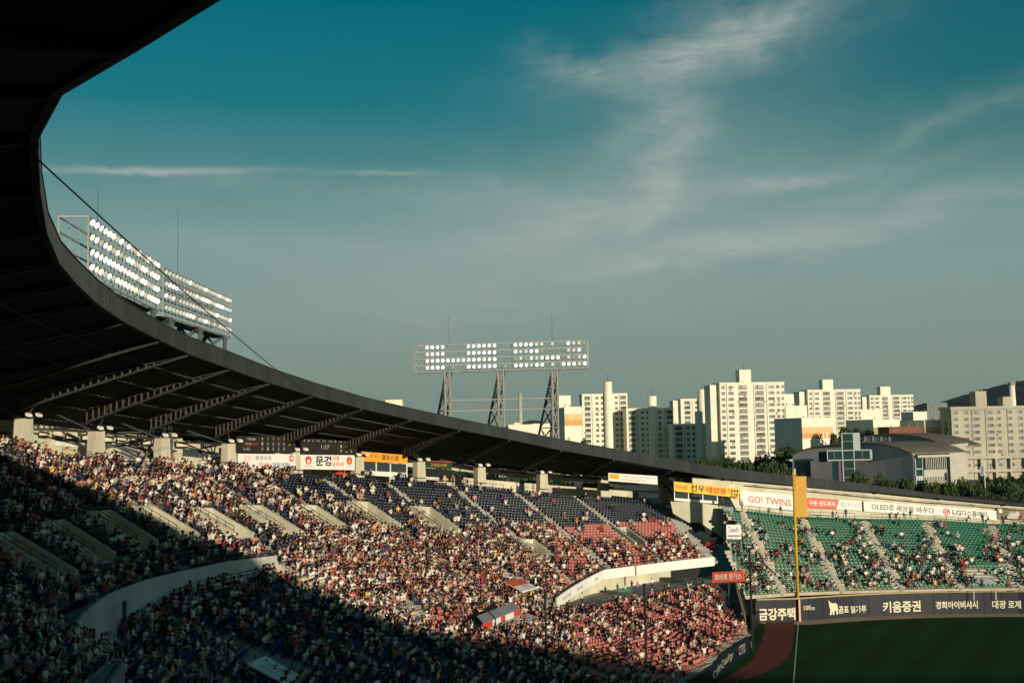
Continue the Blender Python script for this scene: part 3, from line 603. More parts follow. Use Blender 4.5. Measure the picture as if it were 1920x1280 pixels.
# finer single figures: capsules fused into one continuous body
def capsules(pose, cap, stand_up=False):
    e, h, lean = POSES[pose]; up = .46 if stand_up else 0; C = []
    Y = lambda z: lean*(z-.45)
    a = lambda p, q, r0, r1, role: C.append((np.array(p, float), np.array(q, float), r0, r1, role))
    a((-.07, 0, .52+up), (.07, 0, .52+up), .13, .13, 2 if stand_up else 1); a((0, 0, .55+up), (0, Y(.85), .82+up), .14, .155, 1); a((-.10, Y(.9), .90+up), (.10, Y(.9), .90+up), .10, .10, 1); a((-.14, Y(.93), .94+up), (.14, Y(.93), .94+up), .07, .07, 1)
    hy = Y(1.15)+.02
    a((0, Y(1), 1.0+up), (0, hy, 1.08+up), .052, .052, 0); a((0, hy+.015, 1.10+up), (0, hy, 1.18+up), .075, .085, 0); a((0, hy+.095, 1.13+up), (0, hy+.085, 1.16+up), .017, .012, 0)
    for s in (-1, 1): a((s*.085, hy, 1.13+up), (s*.085, hy, 1.16+up), .017, .017, 0)
    k = 4 if cap else 3
    a((0, hy-.03, 1.19+up), (0, hy-.005, 1.205+up), .088, .088, k)
    if cap: a((-.05, hy+.12, 1.19+up), (.05, hy+.12, 1.19+up), .022, .022, 4)
    else: a((0, hy-.05, 1.10+up), (0, hy-.03, 1.18+up), .065, .085, 3)
    for s in (-1, 1):
        if stand_up: a((s*.09, 0, .92), (s*.10, .02, .50), .085, .062, 2); a((s*.10, .02, .50), (s*.10, -.01, .08), .056, .042, 2); a((s*.10, -.02, .04), (s*.11, .14, .03), .04, .032, 5)
        else: a((s*.09, .02, .48), (s*.11, .42, .49), .09, .065, 2); a((s*.11, .42, .48), (s*.11, .38, .08), .058, .042, 2); a((s*.11, .36, .04), (s*.12, .54, .03), .04, .032, 5)
        sh = (s*.185, Y(.93), .93+up); el = (s*e[0], e[1]+Y(.7), e[2]+up); ha = np.array((s*h[0], h[1], h[2]+up))
        a(sh, el, .055, .045, 1); a(el, ha, .04, .032, 0); d = ha-np.array(el); d /= np.linalg.norm(d)
        a(ha, ha+d*.08, .036, .024, 0)
    return C
def fused(name, C, mats):
    b = MB()
    for p, q, r0, r1, role in C:
        p, q = Vector(p), Vector(q); d = (q-p); L = d.length; d.normalize(); u = d.cross(Vector((.31, .17, .93))).normalized(); w = d.cross(u); n = 8; n0 = len(b.v); rings = []
        for cc, r, sg in ((p, r0, -1), (q, r1, 1)):
            for ang in ((80, 45, 0) if sg < 0 else (0, 45, 80)):
                o = d*(sg*r*math.sin(rad(ang))); rr_ = r*math.cos(rad(ang)); rings.append([cc+o+u*(rr_*math.cos(6.2832*i/n))+w*(rr_*math.sin(6.2832*i/n)) for i in range(n)])
        for rg in rings: b.v += [tuple(x) for x in rg]
        for k in range(len(rings)-1):
            for i in range(n): j = (i+1) % n; b.f.append((n0+k*n+i, n0+k*n+j, n0+(k+1)*n+j, n0+(k+1)*n+i)); b.m.append(0)
        b.f.append(tuple(n0+i for i in reversed(range(n)))); b.f.append(tuple(n0+(len(rings)-1)*n+i for i in range(n))); b.m += [0, 0]
    me = bpy.data.meshes.new(name); me.from_pydata(b.v, [], b.f); o = bpy.data.objects.new('tmp', me); COL.objects.link(o)
    md = o.modifiers.new('r', 'REMESH'); md.mode = 'VOXEL'; md.voxel_size = .026
    ev = o.evaluated_get(bpy.context.evaluated_depsgraph_get()); m2 = bpy.data.meshes.new_from_object(ev); bpy.data.objects.remove(o); bpy.data.meshes.remove(me)
    n = len(m2.polygons); ctr = np.zeros(n*3, np.float32); m2.polygons.foreach_get('center', ctr); ctr = ctr.reshape(-1, 3); best = np.full(n, 9.); role_ = np.zeros(n, int)
    for p, q, r0, r1, role in C:
        d = q-p; t = np.clip(((ctr-p)@d)/max(d@d, 1e-9), 0, 1); dist = np.linalg.norm(ctr-(p+t[:, None]*d), axis=1)-(r0+(r1-r0)*t); u = dist < best; best[u] = dist[u]; role_[u] = role
    m2.materials.clear()
    for m in mats: m2.materials.append(m)
    m2.polygons.foreach_set('material_index', role_.astype(np.int32)); m2.polygons.foreach_set('use_smooth', [True]*n); m2.name = name; m2.update(); return m2
def objcol_mat(name):
    m = bpy.data.materials.new(name); m.use_nodes = True; t = m.node_tree; oi = t.nodes.new('ShaderNodeObjectInfo'); t.links.new(oi.outputs['Color'], t.nodes['Principled BSDF'].inputs[0]); t.nodes['Principled BSDF'].inputs['Roughness'].default_value = .85; return m
m_shirt = objcol_mat('shirt cloth'); m_skin = mat('skin', (.42, .245, .155), .6, 0); m_hair = mat('black hair', (.012, .010, .009), .5, 0)
PANTS = [('black trousers', mat('black cotton', (.022, .022, .026), .9, 0)), ('blue jeans', mat('denim', (.07, .11, .22), .9, 0)), ('beige trousers', mat('beige cotton', (.42, .37, .28), .9, 0))]
CAPS = [('white cap', mat('white cap cloth', (.70, .68, .63), .8, 0)), ('navy cap', mat('navy cap cloth', (.03, .04, .11), .8, 0))]
m_shoe = mat('white shoes', (.5, .5, .48), .7, 0)
FINE = {}
def fine_mesh(pose, cap, pants, up):
    k = (pose, cap, pants, up)
    if k not in FINE:
        base = FINE.get((pose, cap >= 0, up))
        if base is None: base = FINE[(pose, cap >= 0, up)] = fused('person', capsules(pose, cap >= 0, up), [m_skin, m_shirt, PANTS[0][1], m_hair, CAPS[0][1], m_shoe])
        me = base.copy()
        for i_, m in enumerate((m_skin, m_shirt, PANTS[pants][1], m_hair, CAPS[max(cap, 0)][1], m_shoe)): me.materials[i_] = m
        FINE[k] = me
    return FINE[k]
ORD = ['zeroth', 'first', 'second', 'third', 'fourth', 'fifth', 'sixth', 'seventh', 'eighth', 'ninth', 'tenth', 'eleventh', 'twelfth', '13th', '14th', '15th', '16th', '17th', '18th', '19th', '20th', '21st', '22nd', '23rd', '24th', '25th', '26th', '27th', '28th', '29th', '30th', '31st', '32nd', '33rd', '34th', '35th', '36th', '37th', '38th', '39th', '40th']
def person(P, yaw, shirt, pose, cap, pants, label, group, up=False, scale=1.0):
    o = link('person', fine_mesh(pose, cap, pants, up)); o.location = P; o.rotation_euler = (0, 0, yaw); o.scale = (scale,)*3
    c = SHIRTS[shirt][1]; o.color = (c[0], c[1], c[2], 1); return tag(o, label, 'person', group)
ti = np.where(taken)[0]
shirt = RNG.choice(len(SHIRTS), len(th), p=SW)
# the coral block wears more dark red and pink, the shaded home end more plain colours
swap = (col == 1) & (RNG.random(len(th)) < .18); shirt[swap] = RNG.choice([2, 6, 6, 4, 1], swap.sum())
yaw0 = np.arctan2(fy[:, 1], fy[:, 0])-np.pi/2 + RNG.normal(0, .28, len(th)) + .25*(hashn(th, rr, .35)-.5)
vis = ti[(px[ti] > 4) & (px[ti] < 1916) & (py[ti] < 1285) & ~((kind[ti] == 2) & (rr[ti] > K1(th[ti], 0)-2.5) & (th[ti] < 51))]
near = vis[np.argsort(dep[vis])][:225]
rowset = {}
for k in near: rowset.setdefault((int(kind[k]), int(row[k]), int(bay[k])), []).append(k)
maxrow = {b: max(int(row[k]) for k in np.where((kind == 1) & (bay == b))[0]) for b in set(bay[kind == 1].astype(int))}
for (kd, rw, by), ks in rowset.items():
    ks.sort(key=lambda k: th[k])
    allrow = np.sort(th[(kind == kd) & (row == rw) & (bay == by)])
    for k in ks:
        sh = int(shirt[k]); cap = int(RNG.choice([-1, -1, -1, 0, 1])); pt = int(RNG.integers(0, 3)); pose = str(RNG.choice(['lap', 'forward', 'clap', 'wide', 'raised'], p=[.34, .24, .2, .16, .06]))
        q = int(np.searchsorted(allrow, th[k]))+1
        hat = '' if cap < 0 else ' and '+CAPS[cap][0]
        if kd == 1: where = f'{ORD[min(40, maxrow[by]-rw+1)]} row above parapet, {ORD[min(q, 40)]} seat past {ORD[by]} stair'
        else: where = f'{ORD[min(40, rw)]} row below walkway, {ORD[min(q, 40)]} seat past {ORD[by]} stair'
        person(pos[k]-np.array([0, 0, .0]), yaw0[k], sh, pose, cap, pt, f'{SHIRTS[sh][0]} shirt{hat}, {where}', 'spectators seated in the shaded end', False, float(RNG.uniform(1.0, 1.14)))
rest = np.setdiff1d(ti, near)
o = people_mass('crowd', pos[rest], yaw0[rest], shirt[rest], 5); tag(o, 'seated crowd of spectators filling the sunlit and shaded stands', None, None, 'stuff')
# people standing on walkways and stairs
def facing(P, target=(40*S, 75*S)): return math.atan2(target[1]-P[1], target[0]-P[0])-math.pi/2
def stander(t, r, z, shirt_, cap, pants, pose, label, yaw=None, group='people standing on walkways and stairs'):
    P = pol(t, r, z); person(P, facing(P) if yaw is None else yaw, shirt_, pose, cap, pants, label, group, True, random.uniform(.95, 1.04))
n_st = 0
SPOTS = [(1195,1082,81.8,'cream walkway wall'),(1172,1090,81.8,'green bench on walkway'),(1222,1078,81.8,'dark opening'),(1063,1118,81.2,'second cream wall panel'),(1091,1112,81.2,'first bend of walkway wall'),(1005,1132,80.2,'foot of sloped parapet'),(1016,1134,80.2,'sloped parapet corner'),(1027,1131,80.4,'net pole')]
for x, y, r, w in SPOTS:
    t = oncyl(x, y, r)[0]; s = random.choice([0, 1, 3, 9, 0]); stander(t, r, K1(t, 1), s, random.choice([-1, 0]), random.randrange(3), random.choice(['lap', 'wide', 'clap']), f'standing person in {SHIRTS[s][0]} top beside the {w}')
for i, (x, w) in enumerate([(262,'the second cream pillar'),(270,'the dark steps by the second pillar'),(278,'the railing by the second pillar'),(395,'the third cream pillar'),(386,'the white notice by the third pillar'),(325,'the concourse doorway'),(697,'the white gate number'),(752,'the orange sign end'),(835,'the dark green kiosk'),(850,'the red stall post'),(972,'the low wall beside the steel post'),(1000,'the low wall in the fourth gap'),(1048,'the last but two pillar')]):
    t = oncyl(x, 860, 104.6)[0]; s = [1, 3, 1, 0, 4, 2, 1, 1, 0, 2, 0, 3, 1][i]; stander(t, 104.8, RIM(t)+.1, s, [-1, 0][i % 3 == 0], i % 3, ['lap', 'wide', 'clap'][i % 3], f'person in {SHIRTS[s][0]} standing behind the top row by {w}')
for i, (x, w) in enumerate([(1356,'yellow sign end'),(1393,'bottom left of the red lettering'),(1465,'red lettering right end'),(1587,'grey lettering start'),(1696,'middle of the long white banner'),(1708,'long white banner middle railing'),(1843,'long white banner end'),(1880,'photo board left edge'),(1914,'photo board right edge')]):
    t = oncyl(x, 962, 93.6)[0]; s = [1, 3, 1, 1, 0, 1, 5, 1, 2][i]; stander(t, 93.8, OT(t)+.05, s, -1, i % 3, ['lap', 'wide'][i % 2], f'standing person in {SHIRTS[s][0]} top at the rail under the {w}')
for i, (x, y, r, w) in enumerate([(372,1118,84.5,'grey pillar on the curved walkway'),(355,1135,84.2,'curved walkway rail, bending'),(285,1165,83.6,'curved parapet foot'),(250,1185,83.2,'dark pipe on the parapet'),(240,1190,83.2,'parapet pipe, left side')]):
    t = oncyl(x, y, r)[0]; s = [1, 1, 0, 0, 3][i]; stander(t, r, K1(t, 1), s, -1, i % 3, 'wide', f'standing person in {SHIRTS[s][0]} top in shade by the {w}')
for i, a in enumerate(AISLE[5:16]):
    for r in ((90.5, 97.5) if i % 2 else (86.5, 94.0)):
        if invom(a, r) or r < K2(a, 0)+1: continue
        s = int(RNG.choice(len(SHIRTS), p=SW)); stander(a, r, zup(a, r)+.05, s, -1, i % 3, 'wide', f'person in {SHIRTS[s][0]} top standing {"high" if r > 92 else "low"} on the {ORD[i+1]} stair of the upper tier')
for i, q in enumerate(AOUT[:5]):
    for f in (.35, .7):
        t = skew(q, f); r = float(OB(t)+(93-OB(t))*f); s = int(RNG.choice(len(SHIRTS), p=SW)); stander(t, r, 3+(OT(t)-3)*f+.08, s, -1, i % 3, 'wide', f'person in {SHIRTS[s][0]} top standing {"halfway" if f > .5 else "low"} on the {ORD[i+1]} stair between green seats')
# ------------------------------------------------------------------ roof ring
PTH = [-92.0+5.2*i for i in range(27)] + [47.1, 52.1, 56.9, 62.0, 67.3, 72.4, 77.6, 82.8, 88.2, 93.5, 98.8] + [104.1+5.3*i for i in range(8)]
DOFF = Tab([(-100, 0), (20, 0), (47, 1.5), (62, 2.7), (78, 3.7), (93, 4.5), (104, 3.0), (112, 0), (150, 0)])
ITH = [t-float(DOFF(t)) for t in PTH]
def zunder(t, ti, f):                                   # underside height, f = 0 at the inner edge, 1 at the outer edge
    zi = float(ZB(ti))+.15; zo = (float(RIM(t))+3.35) if t < 99 else float(OT(t))+5.0
    if t > 105: zo = zi+.1
    return zi+(zo-zi)*f
RO = lambda t: 113.5 if t < 99 else 100.0
roof = wthing('stadium_roof', 'dark cantilevered ring roof with grey ribbed fascia curving over the stands', 'roof', pol(40, 100, 20))
def rpt(t, ti, f, dz=0): return pol(ti+(t-ti)*f, float(RIN(ti))+(RO(t)-float(RIN(ti)))*f, zunder(t, ti, f)+dz)
for k in range(len(PTH)-1):
    t, u, ti, ui = PTH[k], PTH[k+1], ITH[k], ITH[k+1]
    jn = RO(t) != RO(u)
    b = MB()
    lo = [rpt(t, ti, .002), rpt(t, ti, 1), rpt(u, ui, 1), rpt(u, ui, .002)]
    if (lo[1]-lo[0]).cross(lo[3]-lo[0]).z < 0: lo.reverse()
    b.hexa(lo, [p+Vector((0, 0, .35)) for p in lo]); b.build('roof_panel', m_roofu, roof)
    # ribbed fascia board along the inner edge
    b = MB(); p0, p1 = pol(ti, float(RIN(ti)), 0), pol(ui, float(RIN(ui)), 0); nrm = Vector((p1.y-p0.y, p0.x-p1.x, 0)).normalized()
    if nrm.dot(Vector((CX*S, CY*S, 0))-p0) < 0: nrm = -nrm
    L = (p1-p0).length; nr = max(1, int(L/.42)); zb0, zb1, zt0, zt1 = float(ZB(ti))*S, float(ZB(ui))*S, float(ZT(ti))*S, float(ZT(ui))*S
    def fpt(s, z01, d): return p0.lerp(p1, s)+nrm*d+Vector((0, 0, (zb0+(zb1-zb0)*s)*(1-z01)+(zt0+(zt1-zt0)*s)*z01))
    b.hexa([fpt(0, 0, .0), fpt(1, 0, .0), fpt(1, 0, -.3), fpt(0, 0, -.3)], [fpt(0, 1, .0), fpt(1, 1, .0), fpt(1, 1, -.3), fpt(0, 1, -.3)])
    for i in range(nr):
        s0, s1 = (i+.1)/nr, (i+.42)/nr
        b.hexa([fpt(s0, .02, .055), fpt(s1, .02, .055), fpt(s1, .02, .002), fpt(s0, .02, .002)], [fpt(s0, .97, .055), fpt(s1, .97, .055), fpt(s1, .97, .002), fpt(s0, .97, .002)])
    b.hexa([fpt(0, .97, .09), fpt(1, .97, .09), fpt(1, .97, -.35), fpt(0, .97, -.35)], [fpt(0, 1.02, .09), fpt(1, 1.02, .09), fpt(1, 1.02, -.35), fpt(0, 1.02, -.35)])
    b.build('fascia_panel', m_roofm, roof)
    # ring purlins
    if t > -30 and t < 100:
        for f in (.16, .33, .5, .67, .84):
            b = MB(); b.beam(rpt(t, ti, f, -.10), rpt(u, ui, f, -.10), .10, .14); b.build('purlin', m_steel, roof)
# girders: tapering trusses from the pillar heads to the fascia
for t, ti in zip(PTH, ITH):
    if t < -36 or t > 135: continue
    b = MB(); fp_ = 1-(RO(t)-105)/(RO(t)-float(RIN(ti))) if t < 99 else .8
    top = [rpt(t, ti, f, -.06) for f in np.linspace(.01, fp_, 12)]; dep_ = [.12+(1.05 if t < 99 else .55)*f for f in np.linspace(0, 1, 12)]
    botm = [p-Vector((0, 0, d*S)) for p, d in zip(top, dep_)]
    for i in range(11):
        b.beam(botm[i], botm[i+1], .34, .20)
        b.beam(top[i], top[i+1], .22, .14)
    if t > 40 or t < 0:
        for i in range(2, 12):
            for f in (0, .5):
                j = min(i+1, 11); p = botm[i].lerp(botm[j], f); q = top[i].lerp(top[j], f); b.beam(p+Vector((0, 0, .1)), q, .15, random.uniform(.12, .3), 1)
    if t < 99:   # struts spreading from the pillar head
        hd = pol(t, 105, float(RIM(t))+2.75)
        for dt, f in ((-1.6, .70), (1.6, .70), (0, .55), (-1.3, .95), (1.3, .95)):
            q = rpt(t, ti, f, -.3); q = q+(pol(t+dt, 105, 0)-pol(t, 105, 0)); b.tube(hd, q, .11, 5)
    b.build('girder', [m_steel, m_stub], roof)
# pillars of the concourse with lamps at their heads
for i, t in enumerate([36.8, 42] + PTH[27:38]):
    zr = float(RIM(t)); zt = zr+2.85 if t < 98 else zr+3.6
    b = MB(); fr = lambda x, y, z: tuple(pol(t, 105, 0)+Vector(((BXv.x*x+RXv.x*y), (BXv.y*x+RXv.y*y), z)))
    RXv = (pol(t, 106, 0)-pol(t, 105, 0)).normalized(); BXv = Vector((-RXv.y, RXv.x, 0))
    b.hexa([fr(-.85, -.6, zr*S-.2), fr(.85, -.6, zr*S-.2), fr(.85, .6, zr*S-.2), fr(-.85, .6, zr*S-.2)], [fr(-.70, -.55, zt*S), fr(.70, -.55, zt*S), fr(.70, .55, zt*S), fr(-.70, .55, zt*S)])
    b.build('pillar', m_cream, stand)
    if i > 1:
        for k in (-1, 1):
            L_ = wthing('floodlamp', f'small white floodlamp on the {"left" if k<0 else "right"} side of the {ORD[i-1]} pillar head', 'lamp', pol(t, 104.2, zt))
            b = MB(); P = Vector(fr(k*.75, -1.2, zt*S+.35)); b.box(-.32, .32, -.16, .16, -.12, .14, 0, lambda x, y, z: tuple(P+BXv*x+RXv*y+Vector((0, 0, z+y*.5)))); b.build('lamp_housing', m_white, L_)
            b = MB(); b.tube(fr(k*.5, -.4, zt*S), P, .04, 4); b.build('bracket', m_rail, L_)
# back of the concourse: low wall, beam and openings; unseen closed wall behind the camera, added to block sun leaking under the roof
b = MB(); ringwall(b, -100, 40, lambda t: 112, lambda t: RIM(t)-.5, lambda t: zunder(t, t, 1)+.2, .3, 2); b.build('back_wall', m_cream, stand)
b = MB(); ringwall(b, 62, 98.5, lambda t: 111.5, lambda t: RIM(t)-.4, lambda t: RIM(t)+1.6, .25, 1); b.build('low_wall', m_cream, stand)
b = MB(); ringwall(b, 62, 98.5, lambda t: 111.5, lambda t: RIM(t)+2.4, lambda t: RIM(t)+3.2, .25, 1); b.build('edge_beam', m_cream, stand)
b = MB(); ringwall(b, 40, 62, lambda t: 111.8, lambda t: RIM(t)-.4, lambda t: RIM(t)+3.75, .25, 1); b.build('back_wall', m_cream, stand)
for i, (t0, t1, z0, z1, m) in enumerate([(48.2,50.4,1.0,1.9,m_glass),(50.6,51.6,.1,1.5,m_grey),(53.2,55.6,1.1,1.5,m_white),(53.2,55.6,1.6,1.9,m_glass),(55.9,56.6,.1,1.6,m_dark),(57.6,60.2,.3,1.7,m_grey),(58.4,59.4,.9,1.6,m_white),(60.5,61.5,.8,1.5,m_glass),(43.2,46.4,.9,1.6,m_glass)]):
    b = MB(); ringwall(b, t0, t1, lambda t: 111.6, lambda t: RIM(t)+z0+.7, lambda t: RIM(t)+z1+.7, .1, .6); b.build('window' if m in (m_glass, m_white) else 'shutter', m, stand)
b = MB()
for t0, t1, s in ((50.2, 52, 1), (54.2, 56.4, 1), (59.0, 61.0, 1)):     # stair stringers against the wall
    b = MB(); b.hexa([pol(t0, 110.4, RIM(t0)), pol(t1, 110.4, RIM(t1)+1.5), pol(t1, 110.9, RIM(t1)+1.5), pol(t0, 110.9, RIM(t0))], [pol(t0, 110.4, RIM(t0)+.5), pol(t1, 110.4, RIM(t1)+2.0), pol(t1, 110.9, RIM(t1)+2.0), pol(t0, 110.9, RIM(t0)+.5)]); b.build('stair_stringer', m_cream, stand)
for i in range(16):                                   # air handling boxes and ducts hung under the roof edge
    t = 47.6+i*.95+(i//4)*.5
    if t > 62: break
    b = MB(); z = float(RIM(t)); P = pol(t, 110.6, z+2.85); w = random.uniform(.35, .75)
    b.box(-w, w, -.4, .4, -.35, random.uniform(.25, .5), 0, lambda x, y, zz: tuple(P+Vector((x*.8, x*.55+y, zz)))); o = b.build('air_box', m_cream, stand)
# outfield back wall
OWR = 96.3
WT = Tab([(96,15.9),(98.6,15.55),(103.5,14.85),(107.6,14.1),(112.8,13.05),(118.1,12.0),(121.8,11.5),(126,10.7),(150,8.4)])
b = MB(); ringwall(b, 98.5, 146, lambda t: OWR, lambda t: OT(t)-.2 if t > 102.5 else OT(t)+2.0, lambda t: WT(t)+.3, .3, .8); b.build('back_wall', m_cream, outst)
b = MB(); ringwall(b, 102, 146, lambda t: OWR-.22, lambda t: WT(t)-.12, lambda t: WT(t)+.14, .2, .8); b.build('wall_coping', m_cream, outst)
b = MB()
for q in np.arange(103, 140, .35): b.tube(pol(q, OWR-.5, WT(q)-.32), pol(q+.35, OWR-.5, WT(q+.35)-.32), .05, 4)
for q in np.arange(104, 140, 2.65): b.tube(pol(q, OWR-.5, WT(q)-.32), pol(q, OWR, WT(q)-.05), .05, 4); b.tube(pol(q+.25, OWR-.5, WT(q)-.32), pol(q+.25, OWR, WT(q)-.05), .05, 4)
b.build('conduit', m_rail, outst)

# ------------------------------------------------------------------ boards and lettering
def glyphs(body, bold=.0, sp=1.0, shear=0.0):
    c = bpy.data.curves.new('t', 'FONT'); c.body = body; c.resolution_u = 2; c.offset = bold; c.space_character = sp; c.shear = shear
    o = bpy.data.objects.new('t', c); COL.objects.link(o); ev = o.evaluated_get(bpy.context.evaluated_depsgraph_get()); me = ev.to_mesh()
    v = np.array([w.co[:2] for w in me.vertices]); f = [tuple(p.vertices) for p in me.polygons]; ev.to_mesh_clear(); bpy.data.objects.remove(o); bpy.data.curves.remove(c); return v, f
m_inkd = mat('dark grey ink', (.10,.105,.11), .6, 0)
class Flat:
    def __init__(s, o, r, u): s.o, s.r, s.u = Vector(o), Vector(r), Vector(u); s.w, s.h = s.r.length, s.u.length; s.n = s.r.cross(s.u).normalized()
    def __call__(s, a, c, d=0.): return s.o+s.r*a+s.u*c+s.n*d
class Bent:
    """board following the ring: angles t0-t1, bottom and top as functions of the angle (units)"""
    def __init__(s, t0, t1, r, z0, z1):
        f = lambda z: z if callable(z) else (lambda t, q=z: q)
        s.t0, s.t1, s.r, s.z0, s.z1 = t0, t1, (r if callable(r) else (lambda t: r)), f(z0), f(z1); s.w = math.radians(t1-t0)*s.r(t0)*S; s.h = (s.z1(t0)-s.z0(t0))*S
    def __call__(s, a, c, d=0.): t = s.t0+(s.t1-s.t0)*a; return pol(t, s.r(t)-d/S, s.z0(t)+(s.z1(t)-s.z0(t))*c)
def board(name, F, m, parent=None, n=1, th=.06, x0=0, x1=1, y0=0, y1=1, d=0):
    b = MB()
    for i in range(n):
        a, c = x0+(x1-x0)*i/n, x0+(x1-x0)*(i+1)/n
        b.hexa([F(a, y0, d), F(c, y0, d), F(c, y0, d-th), F(a, y0, d-th)], [F(a, y1, d), F(c, y1, d), F(c, y1, d-th), F(a, y1, d-th)])
    return b.build(name, m, parent)
def letters(F, body, x0, x1, y0, y1, m, parent, bold=.015, d=.03, name='lettering', sp=1.0, shear=0.0):
    v, f = glyphs(body, bold, sp, shear); lo, hi = v.min(0), v.max(0); q = (v-lo)/(hi-lo)
    b = MB(); b.v = [tuple(F(x0+(x1-x0)*a, y0+(y1-y0)*c, d)) for a, c in q]; b.f = f; b.m = [0]*len(f); return b.build(name, m, parent)
def shape(F, pts, m, parent, d=.03, name='emblem'):
    b = MB(); b.poly([F(x, y, d) for x, y in pts]); return b.build(name, m, parent)
def disc(F, cx, cy, ry, m, parent, d=.03, n=20, name='emblem', a0=0, a1=360):
    rx = ry*F.h/F.w; return shape(F, [(cx+rx*math.cos(rad(a0+(a1-a0)*i/(n-(a1-a0 < 360)))), cy+ry*math.sin(rad(a0+(a1-a0)*i/(n-(a1-a0 < 360))))) for i in range(n)], m, parent, d, name)
def bent_px(xl, xr, yt, yb, r):
    """ring board from its surveyed ends: (y at left, y at right) for top and bottom"""
    (t0, a0), (t1, a1) = oncyl(xl, yb[0], r), oncyl(xr, yb[1], r); b0, b1 = oncyl(xl, yt[0], r)[1], oncyl(xr, yt[1], r)[1]
    return Bent(t0, t1, r, lambda t: a0+(a1-a0)*(t-t0)/(t1-t0), lambda t: b0+(b1-b0)*(t-t0)/(t1-t0))
def sign(name, label, F, m, n=1, group=None, cat='sign', th=.06):
    o = wthing(name, label, cat, F(.5, 0), group); board('board', F, m, o, n, th); return o
# left: two score boards hung under the roof
m_led = mat('black led board', (.022, .020, .019), .6, .1); m_ledt = mat('unlit led figure', (.30, .28, .25), .6, 0); m_ledr = mat('led red', (.14, .03, .022), .6, 0); m_ledy = mat('led yellow', (.45, .34, .08), .6, 0)
F = bent_px(446, 550, (817, 818), (848, 849), 104.2); o = sign('scoreboard', 'black scoreboard listing team names and inning scores above the apple banner', F, m_led, 3, None, 'scoreboard', .4)
letters(F, 'TEAM', .16, .31, .74, .90, m_ledt, o)
board('led_row', F, m_ledr, o, 1, .01, .10, .37, .44, .62, .03); letters(F, '두산', .13, .24, .45, .61, m_ledt, o, d=.05); letters(F, 'LG', .10, .21, .14, .32, m_ledt, o)
for i, (h, a, c) in enumerate(zip('123456', '100000', '01520')): pass
for i in range(6):
    x = .42+.098*i; letters(F, '123456'[i], x+.005, x+.028, .78, .92, m_ledt, o); letters(F, '100000'[i], x, x+.032, .44, .64, m_ledt if i < 5 else m_ledy, o)
    if i < 5: letters(F, '01520'[i], x, x+.032, .14, .34, m_ledt, o)
F = bent_px(566, 663, (821, 824), (851, 852), 104.2); o = sign('scoreboard', 'black scoreboard showing the clock and run totals beside the first one', F, m_led, 3, None, 'scoreboard', .4)
letters(F, '7  8  9  10  11  12', .03, .58, .78, .92, m_ledt, o); letters(F, 'R   H   E   B', .63, .95, .78, .92, m_ledt, o); letters(F, '1:37', .37, .53, .34, .60, m_ledt, o)
for i in range(3): letters(F, '110'[i], .74+.10*i, .77+.10*i, .44, .62, m_ledy, o); letters(F, '812'[i], .74+.10*i, .77+.10*i, .14, .32, m_ledy, o)
# banners below them
F = bent_px(446, 554, (850, 851), (876, 879), 104.5); o = sign('banner', 'pale sky banner with grey and blue Korean words and a red seal', F, m_board, 3, None, 'banner')
letters(F, '문경으로', .30, .58, .58, .86, m_inkg, o); letters(F, '신나는', .35, .56, .10, .42, m_redp, o); letters(F, '알림여행!', .60, .90, .10, .42, m_inkb, o); letters(F, '건강\n도시', .10, .22, .48, .86, m_redp, o, 0); disc(F, .93, .72, .24, m_coral, o, name='seal'); board('seal_mark', F, m_board, o, 1, .01, .915, .95, .62, .82, .05)
F = bent_px(564, 665, (852, 853), (879, 881), 104.5); o = sign('banner', 'white banner with big black and red Korean words between two red fruits', F, m_board, 3, None, 'banner')
disc(F, .14, .62, .30, m_redp, o, name='fruit_print'); disc(F, .14, .55, .14, m_board, o, .045, name='fruit_centre'); letters(F, '작은마을', .07, .21, .14, .26, m_redp, o, 0)  # pale inner disc belongs to the print
letters(F, '문경', .27, .565, .24, .94, m_ink, o, .03); letters(F, '사과', .585, .71, .60, .96, m_redp, o, .02); letters(F, '오미자', .57, .80, .20, .54, m_redp, o, .02); disc(F, .90, .62, .27, m_redp, o, name='fruit_print'); disc(F, .90, .58, .13, m_orange, o, .045, name='fruit_centre'); letters(F, '오미자', .84, .96, .18, .28, m_redp, o, 0)
F = bent_px(678, 764, (846, 853), (864, 869), 105.0); o = sign('kiosk_sign', 'orange kiosk sign with dark Korean lettering above the glass stall', F, m_orange, 3)
letters(F, '속앤 결이 포스!', .05, .39, .42, .80, m_ink, o, .005); letters(F, '겔포스엠', .43, .80, .28, .86, m_ink, o, .02)
k = wthing('kiosk', 'glass fronted snack kiosk under the orange sign', 'kiosk', pol(73, 106, float(RIM(73))))
F = bent_px(678, 764, (865, 870), (890, 895), 105.3); board('counter', F, m_white, k, 3, .1, 0, 1, 0, .35)
for a in (0, .31, .62, .98): board('post', F, m_white, k, 1, .12, a, a+.02, 0, 1, .02)
board('glass', F, m_glass, k, 3, .04, .02, .98, .35, 1, -.1)
F = bent_px(797, 847, (864, 867), (876, 879), 105.2); o = sign('kiosk_sign', 'dark green kiosk sign with yellow capital lettering', F, mat('dark green sign', (.012, .05, .035), .6, .1), 2); letters(F, 'X RICE CHEF', .22, .82, .28, .74, m_yellow, o, .01)
board('awning', F, m_redp, o, 2, .6, -.15, 1.0, 1.02, 1.12, .1)
k = wthing('kiosk', 'dark kiosk stall with shelves under the green sign', 'kiosk', pol(80, 106, float(RIM(80))))
F = bent_px(790, 852, (878, 881), (900, 904), 106); board('stall_back', F, m_dark, k, 2, .1, 0, 1, 0, 1); board('counter', F, m_white, k, 2, .5, .05, .5, .1, .32, .3); board('counter', F, m_padseam, k, 2, .5, .55, .95, .1, .30, .3)
